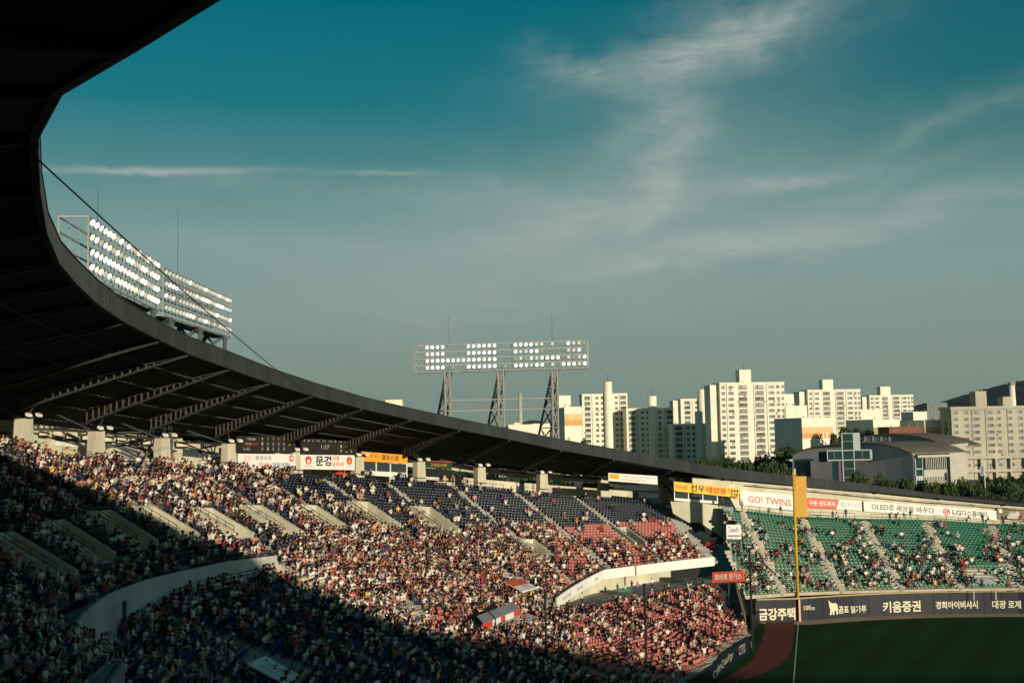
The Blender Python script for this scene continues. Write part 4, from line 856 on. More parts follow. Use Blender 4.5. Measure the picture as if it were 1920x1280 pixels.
for tx, y, txt in ((547, 877, '329'), (687, 886, '330'), (754, 892, '331'), (870, 902, '332')):
    F = bent_px(tx-8, tx+8, (y-4, y-4), (y+4, y+4), 104.1); o = sign('gate_number', {'329': 'small black gate plate with a white number by the pale sky banner', '330': 'small black gate plate with a white number at the left end of the orange kiosk', '331': 'small black gate plate with a white number at the right end of the orange kiosk', '332': 'small black gate plate with a white number right of the green kiosk'}[txt], F, m_dark); letters(F, '◂'+txt+'▸' if False else txt, .25, .80, .2, .85, m_board, o, .01)
F = bent_px(1141, 1233, (886, 892), (901, 908), 96.0); o = sign('banner', 'white warning banner with orange patch and two grey text lines at the last gap', F, m_board, 4, None, 'banner')
board('orange_patch', F, m_orange, o, 1, .01, .02, .22, .30, .90, .03); letters(F, '경기중에는 그라운드를 주시하시고 날아오는 공과', .27, .95, .55, .80, m_inkg, o, .0); letters(F, '공격 배트 안전에 유의하여 주세요', .27, .75, .18, .42, m_redp, o, .0)
# speaker cage hung under the roof edge
F = bent_px(1083, 1123, (852, 853), (866, 866), 98); o = wthing('wire_cage', 'wire mesh speaker cage hanging under the dark roof edge', 'cage', F(.5, 0)); b = MB()
for a in np.linspace(0, 1, 9): b.tube(F(a, 0), F(a, 1), .03, 4); b.tube(F(a, 0), F(a, 0, -1.2), .03, 4)
for c in (0, .5, 1): b.tube(F(0, c), F(1, c), .05, 4); b.tube(F(0, c, -1.2), F(1, c, -1.2), .05, 4)
b.build('mesh_frame', m_lat, o); b = MB(); b.tube(F(.22, .1, -.3), F(.35, .95, -.3), .07, 5); b.build('white_bar', m_white, o)  # plain white bar inside the cage, not a light source
for i, x in enumerate((1076, 1085, 1095, 1104)):
    F = bent_px(x-3.5, x+3.5, (884, 884), (893, 893), 110); sign('notice', f'small white notice panel under the concourse beam, {ORD[i+1]} of four from the left', F, m_board, 1, 'small white notices under the beam')
# outfield signs on the back wall
F = bent_px(1264, 1388, (902, 916), (920, 933), 95.4); o = sign('billboard', 'long yellow billboard with red and black Korean words and a phone number', F, mat('yellow sign', (.82, .50, .04), .55, .05), 8)
letters(F, 'SUN友', .02, .21, .26, .76, m_redp, o, .015); letters(F, '선우', .25, .47, .18, .92, m_ink, o, .02); letters(F, '태양광', .49, .795, .16, .88, m_redp, o, .03); letters(F, '1644', .83, .975, .50, .92, m_ink, o, .02, sp=1.1); letters(F, '2281', .85, .99, .05, .46, m_ink, o, .02, sp=1.1)
k = wthing('press_window', 'band of white framed windows below the yellow billboard', 'window', F(.3, 0)); F = bent_px(1264, 1346, (921, 928), (938, 944), 95.8); board('glass', F, m_glass, k, 6, .05, 0, 1, .3, .95, -.05); board('sill', F, m_white, k, 6, .3, 0, 1, 0, .3, .05)
for a in (0, .32, .65, .98): board('mullion', F, m_white, k, 1, .15, a, a+.02, .3, 1, .05)
F = bent_px(1389, 1491, (919, 928), (946, 957), 96.0); o = sign('billboard', 'white board with red capital letters cheering the home team', F, m_board, 8); letters(F, 'GO! TWINS', .14, .93, .24, .70, m_coral, o, .012)
F = bent_px(1491, 1516, (928, 930), (950, 952), 96.0); sign('billboard', 'plain white board end beside the yellow pole panel', F, m_board, 2)
F = bent_px(1512, 1616, (932, 939), (951, 957), 95.95); o = sign('billboard', 'white board with a red slanted field of white Korean words', F, m_board, 8)
board('red_field', F, m_coral, o, 7, .01, 0, .54, 0, 1, .02); shape(F, [(.54, 0), (.60, 1), (.54, 1)], m_coral, o, .02, 'red_field'); letters(F, '구운 샌드위치', .05, .52, .22, .78, m_board, o, .02, .06); letters(F, '퀴즈노스', .74, .99, .28, .76, m_inkg, o, .0); disc(F, .675, .52, .24, m_inkg, o, .03); disc(F, .675, .52, .19, m_board, o, .04); letters(F, 'Q', .655, .695, .36, .68, m_inkg, o, 0, .05)
F = bent_px(1620, 1869, (939, 957), (958, 975), 95.95); o = sign('billboard', 'very long white banner with grey lettering and a round red face emblem', F, m_board, 16)
letters(F, 'OLED로', .06, .235, .26, .84, m_inkd, o, .012); letters(F, '세상을', .25, .385, .20, .84, m_inkd, o, .012); letters(F, '바꾸다', .405, .54, .20, .84, m_inkd, o, .012)
m_logo = mat('crimson emblem', (.50, .02, .06), .5, 0); disc(F, .63, .50, .36, m_logo, o, .02, 24)
for a0, a1, r_ in ((20, 340, .27),):
    pts = [(.63+r_*F.h/F.w*math.cos(rad(a)), .50+r_*math.sin(rad(a))) for a in range(60, 361, 12)]; pts += [(.63+(r_-.06)*F.h/F.w*math.cos(rad(a)), .50+(r_-.06)*math.sin(rad(a))) for a in range(360, 59, -12)]
    shape(F, pts, m_board, o, .035)
board('emblem_stroke', F, m_board, o, 1, .01, .628, .633, .34, .68, .04); board('emblem_stroke', F, m_board, o, 1, .01, .633, .643, .34, .40, .04); disc(F, .617, .62, .05, m_board, o, .04, 10)
letters(F, 'LG', .675, .74, .26, .76, m_inkd, o, .02); letters(F, '디스플레이', .745, .93, .22, .80, m_inkd, o, .015)
F = bent_px(1870, 1935, (951, 956), (972, 977), 95.95); o = sign('billboard', 'brown photo board with pale figures at the end of the wall', F, mat('brown print', (.22, .17, .10), .6, .4, 1.5), 4)
board('print_patch', F, m_board, o, 1, .01, .06, .15, .55, .9, .02); shape(F, [(.28, .1), (.34, .5), (.42, .7), (.50, .62), (.56, .8), (.66, .72), (.64, .3), (.56, .12)], mat('pale print', (.55, .52, .48), .6, .3, 3), o, .02, 'print_patch'); shape(F, [(.74, .1), (.78, .8), (.92, .8), (.95, .1)], m_inkg, o, .02, 'print_patch')
# signs between the two stands
F = Flat(at(1336, 1092, 133), at(1394, 1089, 131)-at(1336, 1092, 133), Vector((0, 0, 1.38))); o = sign('shop_sign', 'coral rounded sign with white Korean lettering between the stands', F, m_coral, 1, None, 'sign', .4); letters(F, '코바코', .07, .49, .22, .82, m_board, o, .035, .05); letters(F, '돈가스', .54, .94, .22, .82, m_board, o, .03, .05)
b = MB(); b.tube(F(.06, .1, -.3), Vector((F(.06, 0).x, F(.06, 0).y+.4, .2)), .09, 6); b.tube(F(.5, .1, -.3), Vector((F(.5, 0).x, F(.5, 0).y+.4, .2)), .09, 6); b.build('support_post', m_rail, o)
F = Flat(at(1323, 1036, 150), at(1342, 1032, 149)-at(1323, 1036, 150), Vector((0, 0, 1.6))); o = sign('shop_sign', 'small square red sign by the end stair of the coral block', F, m_redp, 1, None, 'sign', .3); letters(F, '치킨', .42, .92, .30, .58, m_board, o, .01); letters(F, '~', .6, .9, .72, .82, m_orange, o, .0)
b = MB(); b.tube(F(.2, 0, -.2), F(.2, 0, -.2)-Vector((0, 0, 3)), .08, 5); b.tube(F(.8, 0, -.2), F(.8, 0, -.2)-Vector((0, 0, 3)), .08, 5); b.build('support_post', m_rail, o)
F = Flat(at(1362.5, 1010, 146), at(1390, 1010, 146)-at(1362.5, 1010, 146), Vector((0, 0, 2.1))); o = sign('poster', 'white square poster with blue script and a grey line', F, m_board, 1, None, 'sign', .1); letters(F, 'TownN', .14, .84, .46, .84, m_inkb, o, .0, shear=.2); board('grey_bar', F, m_inkg, o, 1, .01, .08, .94, .16, .28, .02); board('red_bar', F, m_redp, o, 1, .01, .2, .4, .05, .09, .02)
b = MB(); b.tube(F(.15, 0, -.1), F(.15, 0, -.1)-Vector((0, 0, 3)), .07, 5); b.tube(F(.85, 0, -.1), F(.85, 0, -.1)-Vector((0, 0, 3)), .07, 5); b.build('support_post', m_rail, o)
# wall lettering on the fence
fence = wthing('outfield_fence', 'navy padded outfield fence with cream Korean lettering and a yellow top', 'fence', wl_(108))
dth = lambda t: math.degrees(2.35/(WALLR(t)*S)); t = T0W; k = 0
while t < 140:
    t2 = t+dth(t); b = MB()
    q = lambda tt, o_, z: wl_(tt, o_, z)
    e = .0011*57.3*.3
    b.hexa([q(t+e, 0, .02), q(t2-e, 0, .02), q(t2-e, .25, .02), q(t+e, .25, .02)], [q(t+e, 0, 2.50), q(t2-e, 0, 2.50), q(t2-e, .25, 2.50), q(t+e, .25, 2.50)])
    b.build('pad_panel', m_pad, fence); t = t2
b = MB(); ringwall(b, T0W, 140, lambda t: WALLR(t)-.04, lambda t: 2.50, lambda t: 2.64, .42, 1.0); b.build('top_pad', m_padseam, fence)
b = MB(); ringwall(b, T0W, 140, lambda t: WALLR(t)+.1, lambda t: 0, lambda t: 2.46, .5, 1.0); b.build('fence_core', m_conc, fence)
def fence_text(body, x0, x1, y0, y1, bold=.02, shear=0):
    y = (y0+y1)/2; d0, d1 = None, None
    def inter(px_):                                    # bearing of a pixel column on the fence line
        lo, hi = T0W-1, 149
        for _ in range(40):
            mid = (lo+hi)/2; X = project(np.array(wl_(mid, 0, 1.2)))[0]
            if X < px_: lo = mid
            else: hi = mid
        return lo
    ta, tb = inter(x0), inter(x1); F = Bent(ta, tb, lambda t: float(WALLR(t))-.005, 0, 2.5)
    fy0 = project(np.array(F(.5, 0)))[1]; fy1 = project(np.array(F(.5, 1)))[1]
    if body: letters(F, body, 0, 1, (fy0-y1)/(fy0-fy1), (fy0-y0)/(fy0-fy1), m_wl, fence, bold, .03, shear=shear)
    return F
m_wl2 = mat('dull wall lettering', (.26,.25,.19), .7, 0); m_wl = mat('cream wall lettering', (.66, .62, .45), .6, 0)
fence_text('금강주택', 1422, 1491, 1139, 1162, .035); fence_text('100', 1507, 1520, 1134, 1143, .01); fence_text('m', 1521.5, 1527, 1137.5, 1143, .01)
F = fence_text('', 1553, 1571, 1133, 1150)
shape(F, [(.04, .90), (.16, .78), (.42, .70), (.70, .72), (.92, .66), (1.0, .48), (.98, .18), (.82, .18), (.80, .36), (.62, .36), (.60, .18), (.44, .18), (.42, .36), (.30, .18), (.12, .18), (.20, .42), (.10, .58)], m_wl, fence, .03, 'bear_emblem')
fence_text('곰표', 1572, 1591, 1135.5, 1149, .025); fence_text('밀가루', 1595, 1624, 1134.5, 1148, .02); fence_text('키움증권', 1655, 1726, 1126, 1147, .025); fence_text('경희아이비샤시', 1754, 1833, 1126, 1140.5, .025); fence_text('대광', 1860, 1886, 1125, 1140, .015); fence_text('로제비앙', 1890, 1942, 1125, 1140, .015)
# side fence in front of the lower coral seats
side = wthing('side_fence', 'low navy padded fence in front of the lower coral seats', 'fence', pol(75, 57, 0)); ts = [42.0]
while ts[-1] < T0W-.6: ts.append(ts[-1]+math.degrees(2.2/(float(K0(ts[-1], 0))*S))*.72)
for a, c in zip(ts[:-1], ts[1:]):
    if c > T0W: break
    b = MB(); q = lambda t, o_, z: pol(t, K0(t, 0)-.15+o_, z); g = .02
    b.hexa([q(a+g, 0, .02), q(c-g, 0, .02), q(c-g, .3, .02), q(a+g, .3, .02)], [q(a+g, 0, 1.5), q(c-g, 0, 1.5), q(c-g, .3, 1.5), q(a+g, .3, 1.5)]); b.build('pad_panel', m_pad, side)
def side_text(body, xa, ya, xb, yb, bold, shear=0.0):
    def inter(px_):
        lo, hi = 45., 88.
        for _ in range(40):
            mid = (lo+hi)/2
            if project(np.array(pol(mid, K0(mid, 0)-.15, .8)))[0] < px_: lo = mid
            else: hi = mid
        return lo
    F = Bent(inter(xa), inter(xb), lambda t: float(K0(t, 0))-.155, 0, 1.5); letters(F, body, 0, 1, .22, .82, m_wl2, side, bold, .03, shear=shear)
side_text('CafferQuality', 1336, 1262, 1375, 1240, .02, .25); side_text('CITIS', 1385, 1236, 1397, 1226, .02); side_text('CIT', 1406, 1218, 1412, 1210, .02)
# foul pole
fo_ = onz(1499, 1164, 0)+Vector((0, .35, 0)); pole = wthing('foul_pole', 'tall yellow foul pole with a yellow screen panel at the fence corner', 'pole', fo_)
b = MB(); b.tube(fo_, fo_+Vector((0, 0, 17.1*S)), .21, 12, 0, .19); b.build('pole', m_yellow, pole, True)
zt = 16.55*S; zb = 11.85*S; b = MB(); b.box(.22, 1.78, -.04, .04, zb, zt, 0, lambda x, y, z: (fo_.x+x, fo_.y+y, z)); b.build('screen_panel', m_yellow, pole)
b = MB(); b.tube(fo_+Vector((0, 0, 17.1*S)), fo_+Vector((0, 0, 18.6*S)), .05, 6); b.build('tip_rod', m_lat, pole)
b = MB(); b.box(-.12, .12, -.75, -.40, .02, 2.5*S, 0, lambda x, y, z: (fo_.x+x, fo_.y+y, z)); b.build('base_stripe', mat('pale orange stripe', (.72, .45, .22), .6, .1), pole)
# net poles
for i, (x, y0, Y, zb_) in enumerate(((1022, 1118, 95, 0), (1208, 1098, 100, 0), (1405, 1030, 118.5, 0))):
    P = at(x, y0, Y); o = wthing('net_pole', ['thin black net pole in front of the lower coral seats, shortest', 'thin black net pole before the middle of the coral seats', 'thin black net pole at the corner of the navy fence'][i], 'pole', (P.x, P.y, 0)); b = MB(); b.tube((P.x, P.y, 0), P, .13, 6); b.build('mast', m_dark, o); b = MB(); b.tube(P, P+Vector((0, 0, .25)), .17, 6); b.build('pole_cap', m_dark, o)
# canopies over the lower stair openings
def canopy(label, q4, Y4, txt, red=False):
    P = [at(x, y, Y) for (x, y), Y in zip(q4, Y4)]; o = wthing('canopy', label, 'canopy', (P[0]+P[2])/2-Vector((0, 0, 2.4)), None)
    F = lambda a, c, d=0: (P[3].lerp(P[2], a)).lerp(P[0].lerp(P[1], a), c)+Vector((0, 0, d))
    F4 = type('Q', (), {'__call__': lambda s, a, c, d=0: P[0].lerp(P[3], c).lerp(P[1].lerp(P[2], c), a)+Vector((0, 0, d))})(); F4.w = (P[1]-P[0]).length; F4.h = (P[3]-P[0]).length
    up = Vector((0, 0, .14)); b = MB(); ring = [P[0], P[1], P[2], P[3]]
    if (ring[1]-ring[0]).cross(ring[2]-ring[0]).z < 0: ring.reverse()
    b.hexa([p-up for p in ring], ring); b.build('roof_board', m_board, o)
    for p in P:
        b = MB(); b.tube(p-up, p-Vector((0, 0, 2.5)), .06, 5); b.build('post', m_rail, o)
    for s in ((P[0], P[3]), (P[1], P[2])):
        b = MB(); a, c = s[0]-Vector((0, 0, 2.4)), s[1]-Vector((0, 0, 2.4)); b.beam(a, c, .15, 1.3); b.build('side_wall', m_cream, o)
    for body, x0, x1, y0, y1, m in txt: letters(lambda a, c, d=0: F4(a, 1-c, d) if False else F4(1-c, a, d), body, x0, x1, y0, y1, m, o, .01, .02)
    return o, F4
m_faint = mat('faint grey print', (.42, .42, .42), .6, 0)
TXT = [('signature', .22, .62, .60, .84, m_faint), ('kitchen suite', .26, .66, .30, .50, m_faint), ('●LG', .62, .90, .18, .44, m_faint)]
canopy('white printed canopy tilted over the stair in the middle of the coral crowd', [(737, 1145), (761, 1136), (813, 1163), (789, 1172)], (98, 101, 99.9, 96.9), TXT)
o, F4 = canopy('red and white canopy at the foot of the sloped parapet', [(945, 1089), (977, 1084), (1007, 1101), (979, 1108)], (120, 123, 121, 118), []); b = MB(); b.poly([F4(0, 0, .01), F4(1, 0, .01), F4(1, .52, .01), F4(0, .52, .01)]); b.build('red_print', m_coral, o)
letters(lambda a, c, d=0: F4(1-c, a, d), '●LG', .58, .9, .2, .6, m_faint, o, .01, .02)
canopy('white printed canopy in deep shade over the blue seats', [(463, 1242), (498, 1229), (563, 1264), (533, 1279)], (75, 77, 76.8, 74.8), TXT)
P = [at(1819, 1078, 143), at(1860, 1076, 143), at(1866, 1094, 139.6), at(1825, 1095, 139.6)]; o = wthing('canopy', 'small white sloping canopy above the fence among the green seats', 'canopy', P[3]-Vector((0, 0, 2.2))); b = MB(); r_ = [P[3], P[2], P[1], P[0]]; b.hexa([p-Vector((0, 0, .12)) for p in r_], r_); b.build('roof_board', m_board, o)
for p in P: b = MB(); b.tube(p, p-Vector((0, 0, 2.2)), .05, 5); b.build('post', m_white, o)
b = MB(); b.poly([P[0]-Vector((0, -.1, .3)), P[1]-Vector((0, -.1, .3)), P[1]-Vector((0, -.1, 2.6)), P[0]-Vector((0, -.1, 2.6))]); b.build('back_panel', mat('dark green boards', (.03, .06, .04), .8, .2), o)
F = Flat(P[3]+Vector((0, 0, .01)), P[2]-P[3], P[0]-P[3]); letters(F, 'LG  SIGNATURE TV', .16, .86, .40, .60, m_faint, o, .01, .02)
# grey front box with the red and white band in the lower coral block
F = Flat(at(906, 1180, 101), at(975, 1152, 109)-at(906, 1180, 101), Vector((0, 0, .6))); o = wthing('table_platform', 'grey platform front with a red and white band among coral seats', 'platform', F(.5, 0)); bk = Vector((-.7, 1.7, .5))
b = MB(); b.hexa([F(0, 1), F(1, 1), F(1, 1)+bk, F(0, 1)+bk], [F(0, 1)+Vector((0, 0, .05)), F(1, 1)+Vector((0, 0, .05)), F(1, 1)+bk+Vector((0, 0, .05)), F(0, 1)+bk+Vector((0, 0, .05))]); b.build('deck', m_grey, o)
b = MB(); b.hexa([F(0, -2.2), F(1, -2.2), F(1, -2.2)+bk*.9, F(0, -2.2)+bk*.9], [F(0, 0), F(1, 0), F(1, 0)+bk*.9, F(0, 0)+bk*.9]); b.build('base_wall', m_conc, o)
for a, c, m in ((0, .24, m_redp), (.24, .46, m_board), (.46, .58, m_redp), (.58, .82, m_board), (.82, 1, m_redp)): board('band_panel', F, m, o, 1, .1, a, c, 0, 1, .02)
# parapet lettering
F = Bent(75.6, 83.6, lambda t: float(K2(t, 0))-.26, lambda t: float(K2(t, 1))-.15, lambda t: float(K2(t, 1))+.75); o = wthing('parapet_print', 'faint printed words along the sloped white parapet', 'lettering', F(.5, 0))
letters(F, 'SIGNATURE', .10, .30, .25, .62, m_faint, o, .0, .03); letters(F, 'signature', .45, .60, .22, .70, m_faint, o, 0, .03, shear=.3); letters(F, 'Duo', .86, .93, .25, .70, m_faint, o, 0, .03)
# end stairs and pale ramp block between the coral and green seats
blk = wthing('stair_block', 'pale cream stair and ramp block between coral and green seats', 'building', at(1320, 1000, 158))
def face(name, pts, m, th=.4): 
    P = [at(x, y, Y) for x, y, Y in pts]; n = (P[1]-P[0]).cross(P[2]-P[0]).normalized()
    if n.dot(EYE-P[0]) < 0: P.reverse(); n = -n
    b = MB(); k_ = [p-n*th for p in P]; b.hexa(k_, P) ; return b.build(name, m, blk)
face('side_wall', [(1256, 934, 156.5), (1312, 942, 156.5), (1312, 979, 156.5), (1291, 979, 156.5), (1262, 962, 156.5)], m_cream)
face('side_wall', [(1312, 942, 156.5), (1359, 949, 156.5), (1359, 1016, 156.5), (1352, 1014, 156.5), (1312, 979, 156.5)], m_cream)
face('underside', [(1291, 979, 156.6), (1312, 979, 156.6), (1357, 1009, 155.4), (1354, 1020, 155.2), (1310, 1008, 155.4)], m_dark, .2)  # black sheet stands in for shade on the cream block
face('ramp_wall', [(1304, 1000, 152.4), (1316, 994, 152.4), (1348, 1024, 150.6), (1340, 1034, 150.5)], m_cream, .3)
face('service_panel', [(1356, 949, 154.5), (1375, 950, 154.5), (1375, 983, 154), (1357, 981, 154)], m_grey, .3)
face('screen_wall', [(1241, 906, 165), (1250, 906, 165), (1292, 952, 159.5), (1291, 968, 159.5), (1262, 935, 163.5)], m_cream, .3)
for i in range(2): face('handrail', [(1243, 905+i*5, 164.6), (1244, 904+i*5, 164.6), (1293, 950+i*5, 159), (1292, 951+i*5, 159)], m_rail, .06)
# slatted screen along the open end of the lower coral block
scr = wthing('slat_screen', 'tall weathered slat screen along the open end of the lower coral seats', 'fence', pol(92, 74, 0))
A_, B_ = pol(96.4, 82.5, 0), pol(87.3, 66.2, 0); n = 46
for i in range(n):
    a, c = (i+.1)/n, (i+.72)/n; p, q = A_.lerp(B_, a), A_.lerp(B_, c); z1 = (5.6*(1-a)+3.1*a)*S; z0 = (3.6*(1-a)+.2*a)*S; d = Vector((.06, .02, 0)); b = MB(); b.hexa([p+Vector((0, 0, z0)), q+Vector((0, 0, z0)), q+d+Vector((0, 0, z0)), p+d+Vector((0, 0, z0))], [p+Vector((0, 0, z1)), q+Vector((0, 0, z1)), q+d+Vector((0, 0, z1)), p+d+Vector((0, 0, z1))]); b.build('slat', mat('weathered tan slats', (.21, .18, .13), .85, .3, 1), scr)
b = MB(); dv = Vector((.25, .1, 0))
for f0, f1 in ((0, 0), (.6, .6), (1, 1)): b.tube(A_+dv+Vector((0, 0, (3.6+2*f0)*S)), B_+dv+Vector((0, 0, (.2+2.9*f1)*S)), .06, 4)
b.build('screen_frame', m_rail, scr)
b = MB(); b.hexa([A_+dv*3, B_+dv*3, B_+dv*3.4, A_+dv*3.4], [A_+dv*3+Vector((0, 0, 4.6*S)), B_+dv*3+Vector((0, 0, 2.4*S)), B_+dv*3.4+Vector((0, 0, 2.4*S)), A_+dv*3.4+Vector((0, 0, 4.6*S))]); b.build('dark_backing', m_dark, scr)
# umbrellas, bench, cable
def umbrella(name_label, P, m):
    o = wthing('umbrella', name_label, 'umbrella', P); b = MB(); n = 8; top = P+Vector((0, 0, 2.0)); ring = [P+Vector((.8*math.cos(6.2832*i/n), .8*math.sin(6.2832*i/n), 1.55)) for i in range(n)]; mid = [P+Vector((.45*math.cos(6.2832*i/n), .45*math.sin(6.2832*i/n), 1.85)) for i in range(n)]
    for i in range(n): j = (i+1) % n; b.poly([ring[i], ring[j], mid[j], mid[i]]); b.poly([mid[i], mid[j], top])
    b.build('cover', m, o); b = MB(); b.tube(P+Vector((0, 0, .7)), top, .02, 5); b.build('shaft', m_lat, o)
t = oncyl(637, 884, 102.5)[0]; umbrella('open red umbrella over a seat below the white fruit banner', pol(t, 102.5, zup(t, 102.5)), m_redp); umbrella('open black umbrella beside the red one in the top rows', pol(t+.9, 102.2, zup(t+.9, 102.2)-.1), m_dark)
t = oncyl(1850, 1056, 79)[0]; umbrella('open dark navy umbrella among the green seats right of a stair', pol(oncyl(1790, 1060, 79)[0], 79, 3+(OT(118)-3)*.3), m_pad)
Pb = pol(oncyl(1173, 1090, 81.6)[0], 81.8, K1(88, 1)); o = wthing('bench', 'green bench on the walkway in front of the cream wall', 'bench', Pb); m_gb = mat('green bench paint', (.008, .13, .05), .5, .05)
for nm, bx in (('bench_top', (-.85, .85, -.3, .3, .5, .66)), ('bench_front', (-.85, .85, -.34, -.301, .1, .6))): b = MB(); b.box(*bx, 0, lambda x, y, z: (Pb.x+x, Pb.y+y+x*.15, Pb.z+z)); b.build(nm, m_gb, o)
for s in (-.7, .7): b = MB(); b.box(s-.06, s+.06, -.25, .25, 0, .5, 0, lambda x, y, z: (Pb.x+x, Pb.y+y+x*.15, Pb.z+z)); b.build('leg', m_rail, o)
b = MB(); Pc0, Pc1 = at(72, 300, 33), pol(ITH[27+3], float(RIN(ITH[30])), float(ZB(ITH[30]))-.05); N = 24
cp = [Pc0.lerp(Pc1, i/N)-Vector((0, 0, .45*4*(i/N)*(1-i/N))) for i in range(N+1)]
for i in range(N): b.tube(cp[i], cp[i+1], .034, 5)
o = b.build('cable', m_dark); tag(o, 'thin dark cable stretched across the gap between two points of the roof edge', 'cable')
# parapet pipe and end blocks on the shaded side
P = pol(oncyl(233, 1180, 84.6)[0], 84.6, 9.6); o = wthing('vent_pipe', 'dark vertical pipe standing against the shaded curved parapet', 'pipe', P); b = MB(); b.tube(P, P+Vector((0, 0, 2.9)), .16, 8); b.build('pipe', m_rail, o); b = MB(); b.tube(P+Vector((0, 0, 2.9)), P+Vector((0, .1, 3.1)), .2, 8, 0, .12); b.build('cowl', m_rail, o)

# ------------------------------------------------------------------ floodlight towers
m_lamp = mat('lit lamp glass', (1, .97, .90), .3, 0, emit=.85); m_lampw = mat('lit lamp glass warm', (1, .78, .66), .3, 0, emit=.62); m_lampd = mat('dim lamp glass', (.50, .54, .50), .2, 0, emit=.16); m_lampo = mat('unlit lamp glass', (.30, .31, .29), .2, 0, spec=.6)
m_lat2 = mat('weathered blue grey steel', (.07,.085,.09), .7, .2, 1)
def lamp_mesh(name, m):
    b = MB(); n = 10
    prof = [(-.42, .10), (-.30, .20), (-.08, .31), (.0, .34)]
    rg = [[(r*math.cos(6.2832*i/n), y, r*math.sin(6.2832*i/n)) for i in range(n)] for y, r in [(-p[0], p[1]) for p in prof]]
    for k in range(3):
        for i in range(n): j = (i+1) % n; b.poly([rg[k][i], rg[k][j], rg[k+1][j], rg[k+1][i]])
    b.poly(list(reversed(rg[0]))); b.poly([(x*.96, -.02, z*.96) for x, y, z in reversed(rg[3])], 1)
    b.box(-.04, .04, .12, .22, -.62, -.2)
    me = bpy.data.meshes.new(name); me.from_pydata(b.v, [], b.f); me.materials.append(m_lat2); me.materials.append(m); me.polygons.foreach_set('material_index', b.m); me.update(); return me
LAMPS = [lamp_mesh('lamp', m) for m in (m_lamp, m_lampw, m_lampd, m_lampo)]
def tower(label, A0, A1, ztop, rows, rsp, cols, legs, aim, pick, slots, depth=1.5, lampscale=1.0, base=0.0):
    """lattice light tower: A0, A1 = ends of the lamp panel in plan (metres); legs = fractions along it"""
    A0, A1 = Vector((A0[0], A0[1], 0)), Vector((A1[0], A1[1], 0)); d = (A1-A0); L = d.length; d.normalize(); nrm = Vector((d.y, -d.x, 0))
    if nrm.dot(Vector((CX*S, CY*S, 0))-A0) < 0: nrm = -nrm
    o = wthing('floodlight_tower', label, 'floodlight tower', (A0+A1)/2+Vector((0, 0, base))); zl = ztop-rsp*rows
    Z = lambda z: Vector((0, 0, z)); bk = -nrm*depth
    for k in range(rows+1):
        z = ztop-rsp*k
        for off in (Vector((0, 0, 0)), bk): b = MB(); b.beam(A0+off+Z(z), A1+off+Z(z), .12, .16); b.build('rail_beam', m_lat, o)
    b = MB()
    for s in np.linspace(0, 1, cols//2+1):
        P = A0+d*(L*s)
        b.tube(P+Z(zl), P+Z(ztop), .045, 4); b.tube(P+bk+Z(zl), P+bk+Z(ztop), .045, 4); b.tube(P+Z(zl), P+bk+Z(zl), .04, 4); b.tube(P+Z(ztop), P+bk+Z(ztop), .04, 4)
    b.build('panel_lattice', m_lat, o)
    for e in (0, 1):
        b = MB(); P = A0 if e == 0 else A1
        for z in (zl, ztop): b.beam(P+Z(z), P+bk+Z(z), .14, .14)
        for q in (P, P+bk): b.tube(q+Z(zl), q+Z(ztop), .09, 5)
        b.build('end_frame', m_lat, o)
    b = MB(); b.hexa([A0+bk*.95+Z(zl-.1), A0+bk*.2+Z(zl-.1), A1+bk*.2+Z(zl-.1), A1+bk*.95+Z(zl-.1)][::-1], [A0+bk*.95+Z(zl), A0+bk*.2+Z(zl), A1+bk*.2+Z(zl), A1+bk*.95+Z(zl)][::-1]); b.build('catwalk', m_rail, o)
    for f in legs:
        P = A0+d*(L*f); b = MB(); W = 1.5; hgt = zl-base; nb = max(4, int(hgt/3.2)); spread = hgt*.30
        cs = lambda z: [P+d*(-W/2)+Z(z), P+d*(W/2)+Z(z), P+d*(W/2)+bk*(1+(zl-z)/hgt*spread/1.2)+Z(z)-d*((zl-z)/hgt*spread*.55), P+d*(-W/2)+bk*(1+(zl-z)/hgt*spread/1.2)+Z(z)-d*((zl-z)/hgt*spread*.9)]
        zs = np.linspace(base, zl, nb+1); W = .95
        for i in range(nb):
            a, c = cs(zs[i]), cs(zs[i+1])
            for k in range(4):
                b.tube(a[k], c[k], .16 if k < 2 else .2, 4, 0 if k < 2 else 1); j = (k+1) % 4; mm = 0 if k == 0 else 1
                b.tube(a[k], c[j], .085, 4, mm); b.tube(a[j], c[k], .085, 4, mm); b.tube(c[k], c[j], .085, 4, mm)
        for s in (-1, 1): b.tube(P+Z(zl-1.6), P+d*(s*2.0)+Z(zl), .07, 4)
        b.build('leg', [m_lat if base == 0 and len(legs) == 3 and slots.get('ties') else m_lat2, m_lat2], o)
    for k, s in enumerate(slots['rods']): b = MB(); P = A0+d*(L*s)+bk*.5; b.tube(P+Z(ztop), P+Z(ztop+slots['rodh'][k]), .035, 4, 0, .02); b.build('lightning_rod', m_rail, o)
    if len(legs) > 1:
        for z in slots.get('ties', ()):
            for f, g in zip(legs[:-1], legs[1:]):
                b = MB(); p, q = A0+d*(L*f)+Z(z), A0+d*(L*g)+Z(z); b.beam(p, q, .14, .16); b.beam(p+Z(-1.9), q+Z(-1.9), .14, .16)
                for i in range(6): u, v = i/6, (i+1)/6; b.tube(p.lerp(q, u)+Z(0 if i % 2 else -1.9), p.lerp(q, v)+Z(-1.9 if i % 2 else 0), .05, 4)
                b.build('tie_truss', m_lat, o)
    Lr = Vector(o.location)
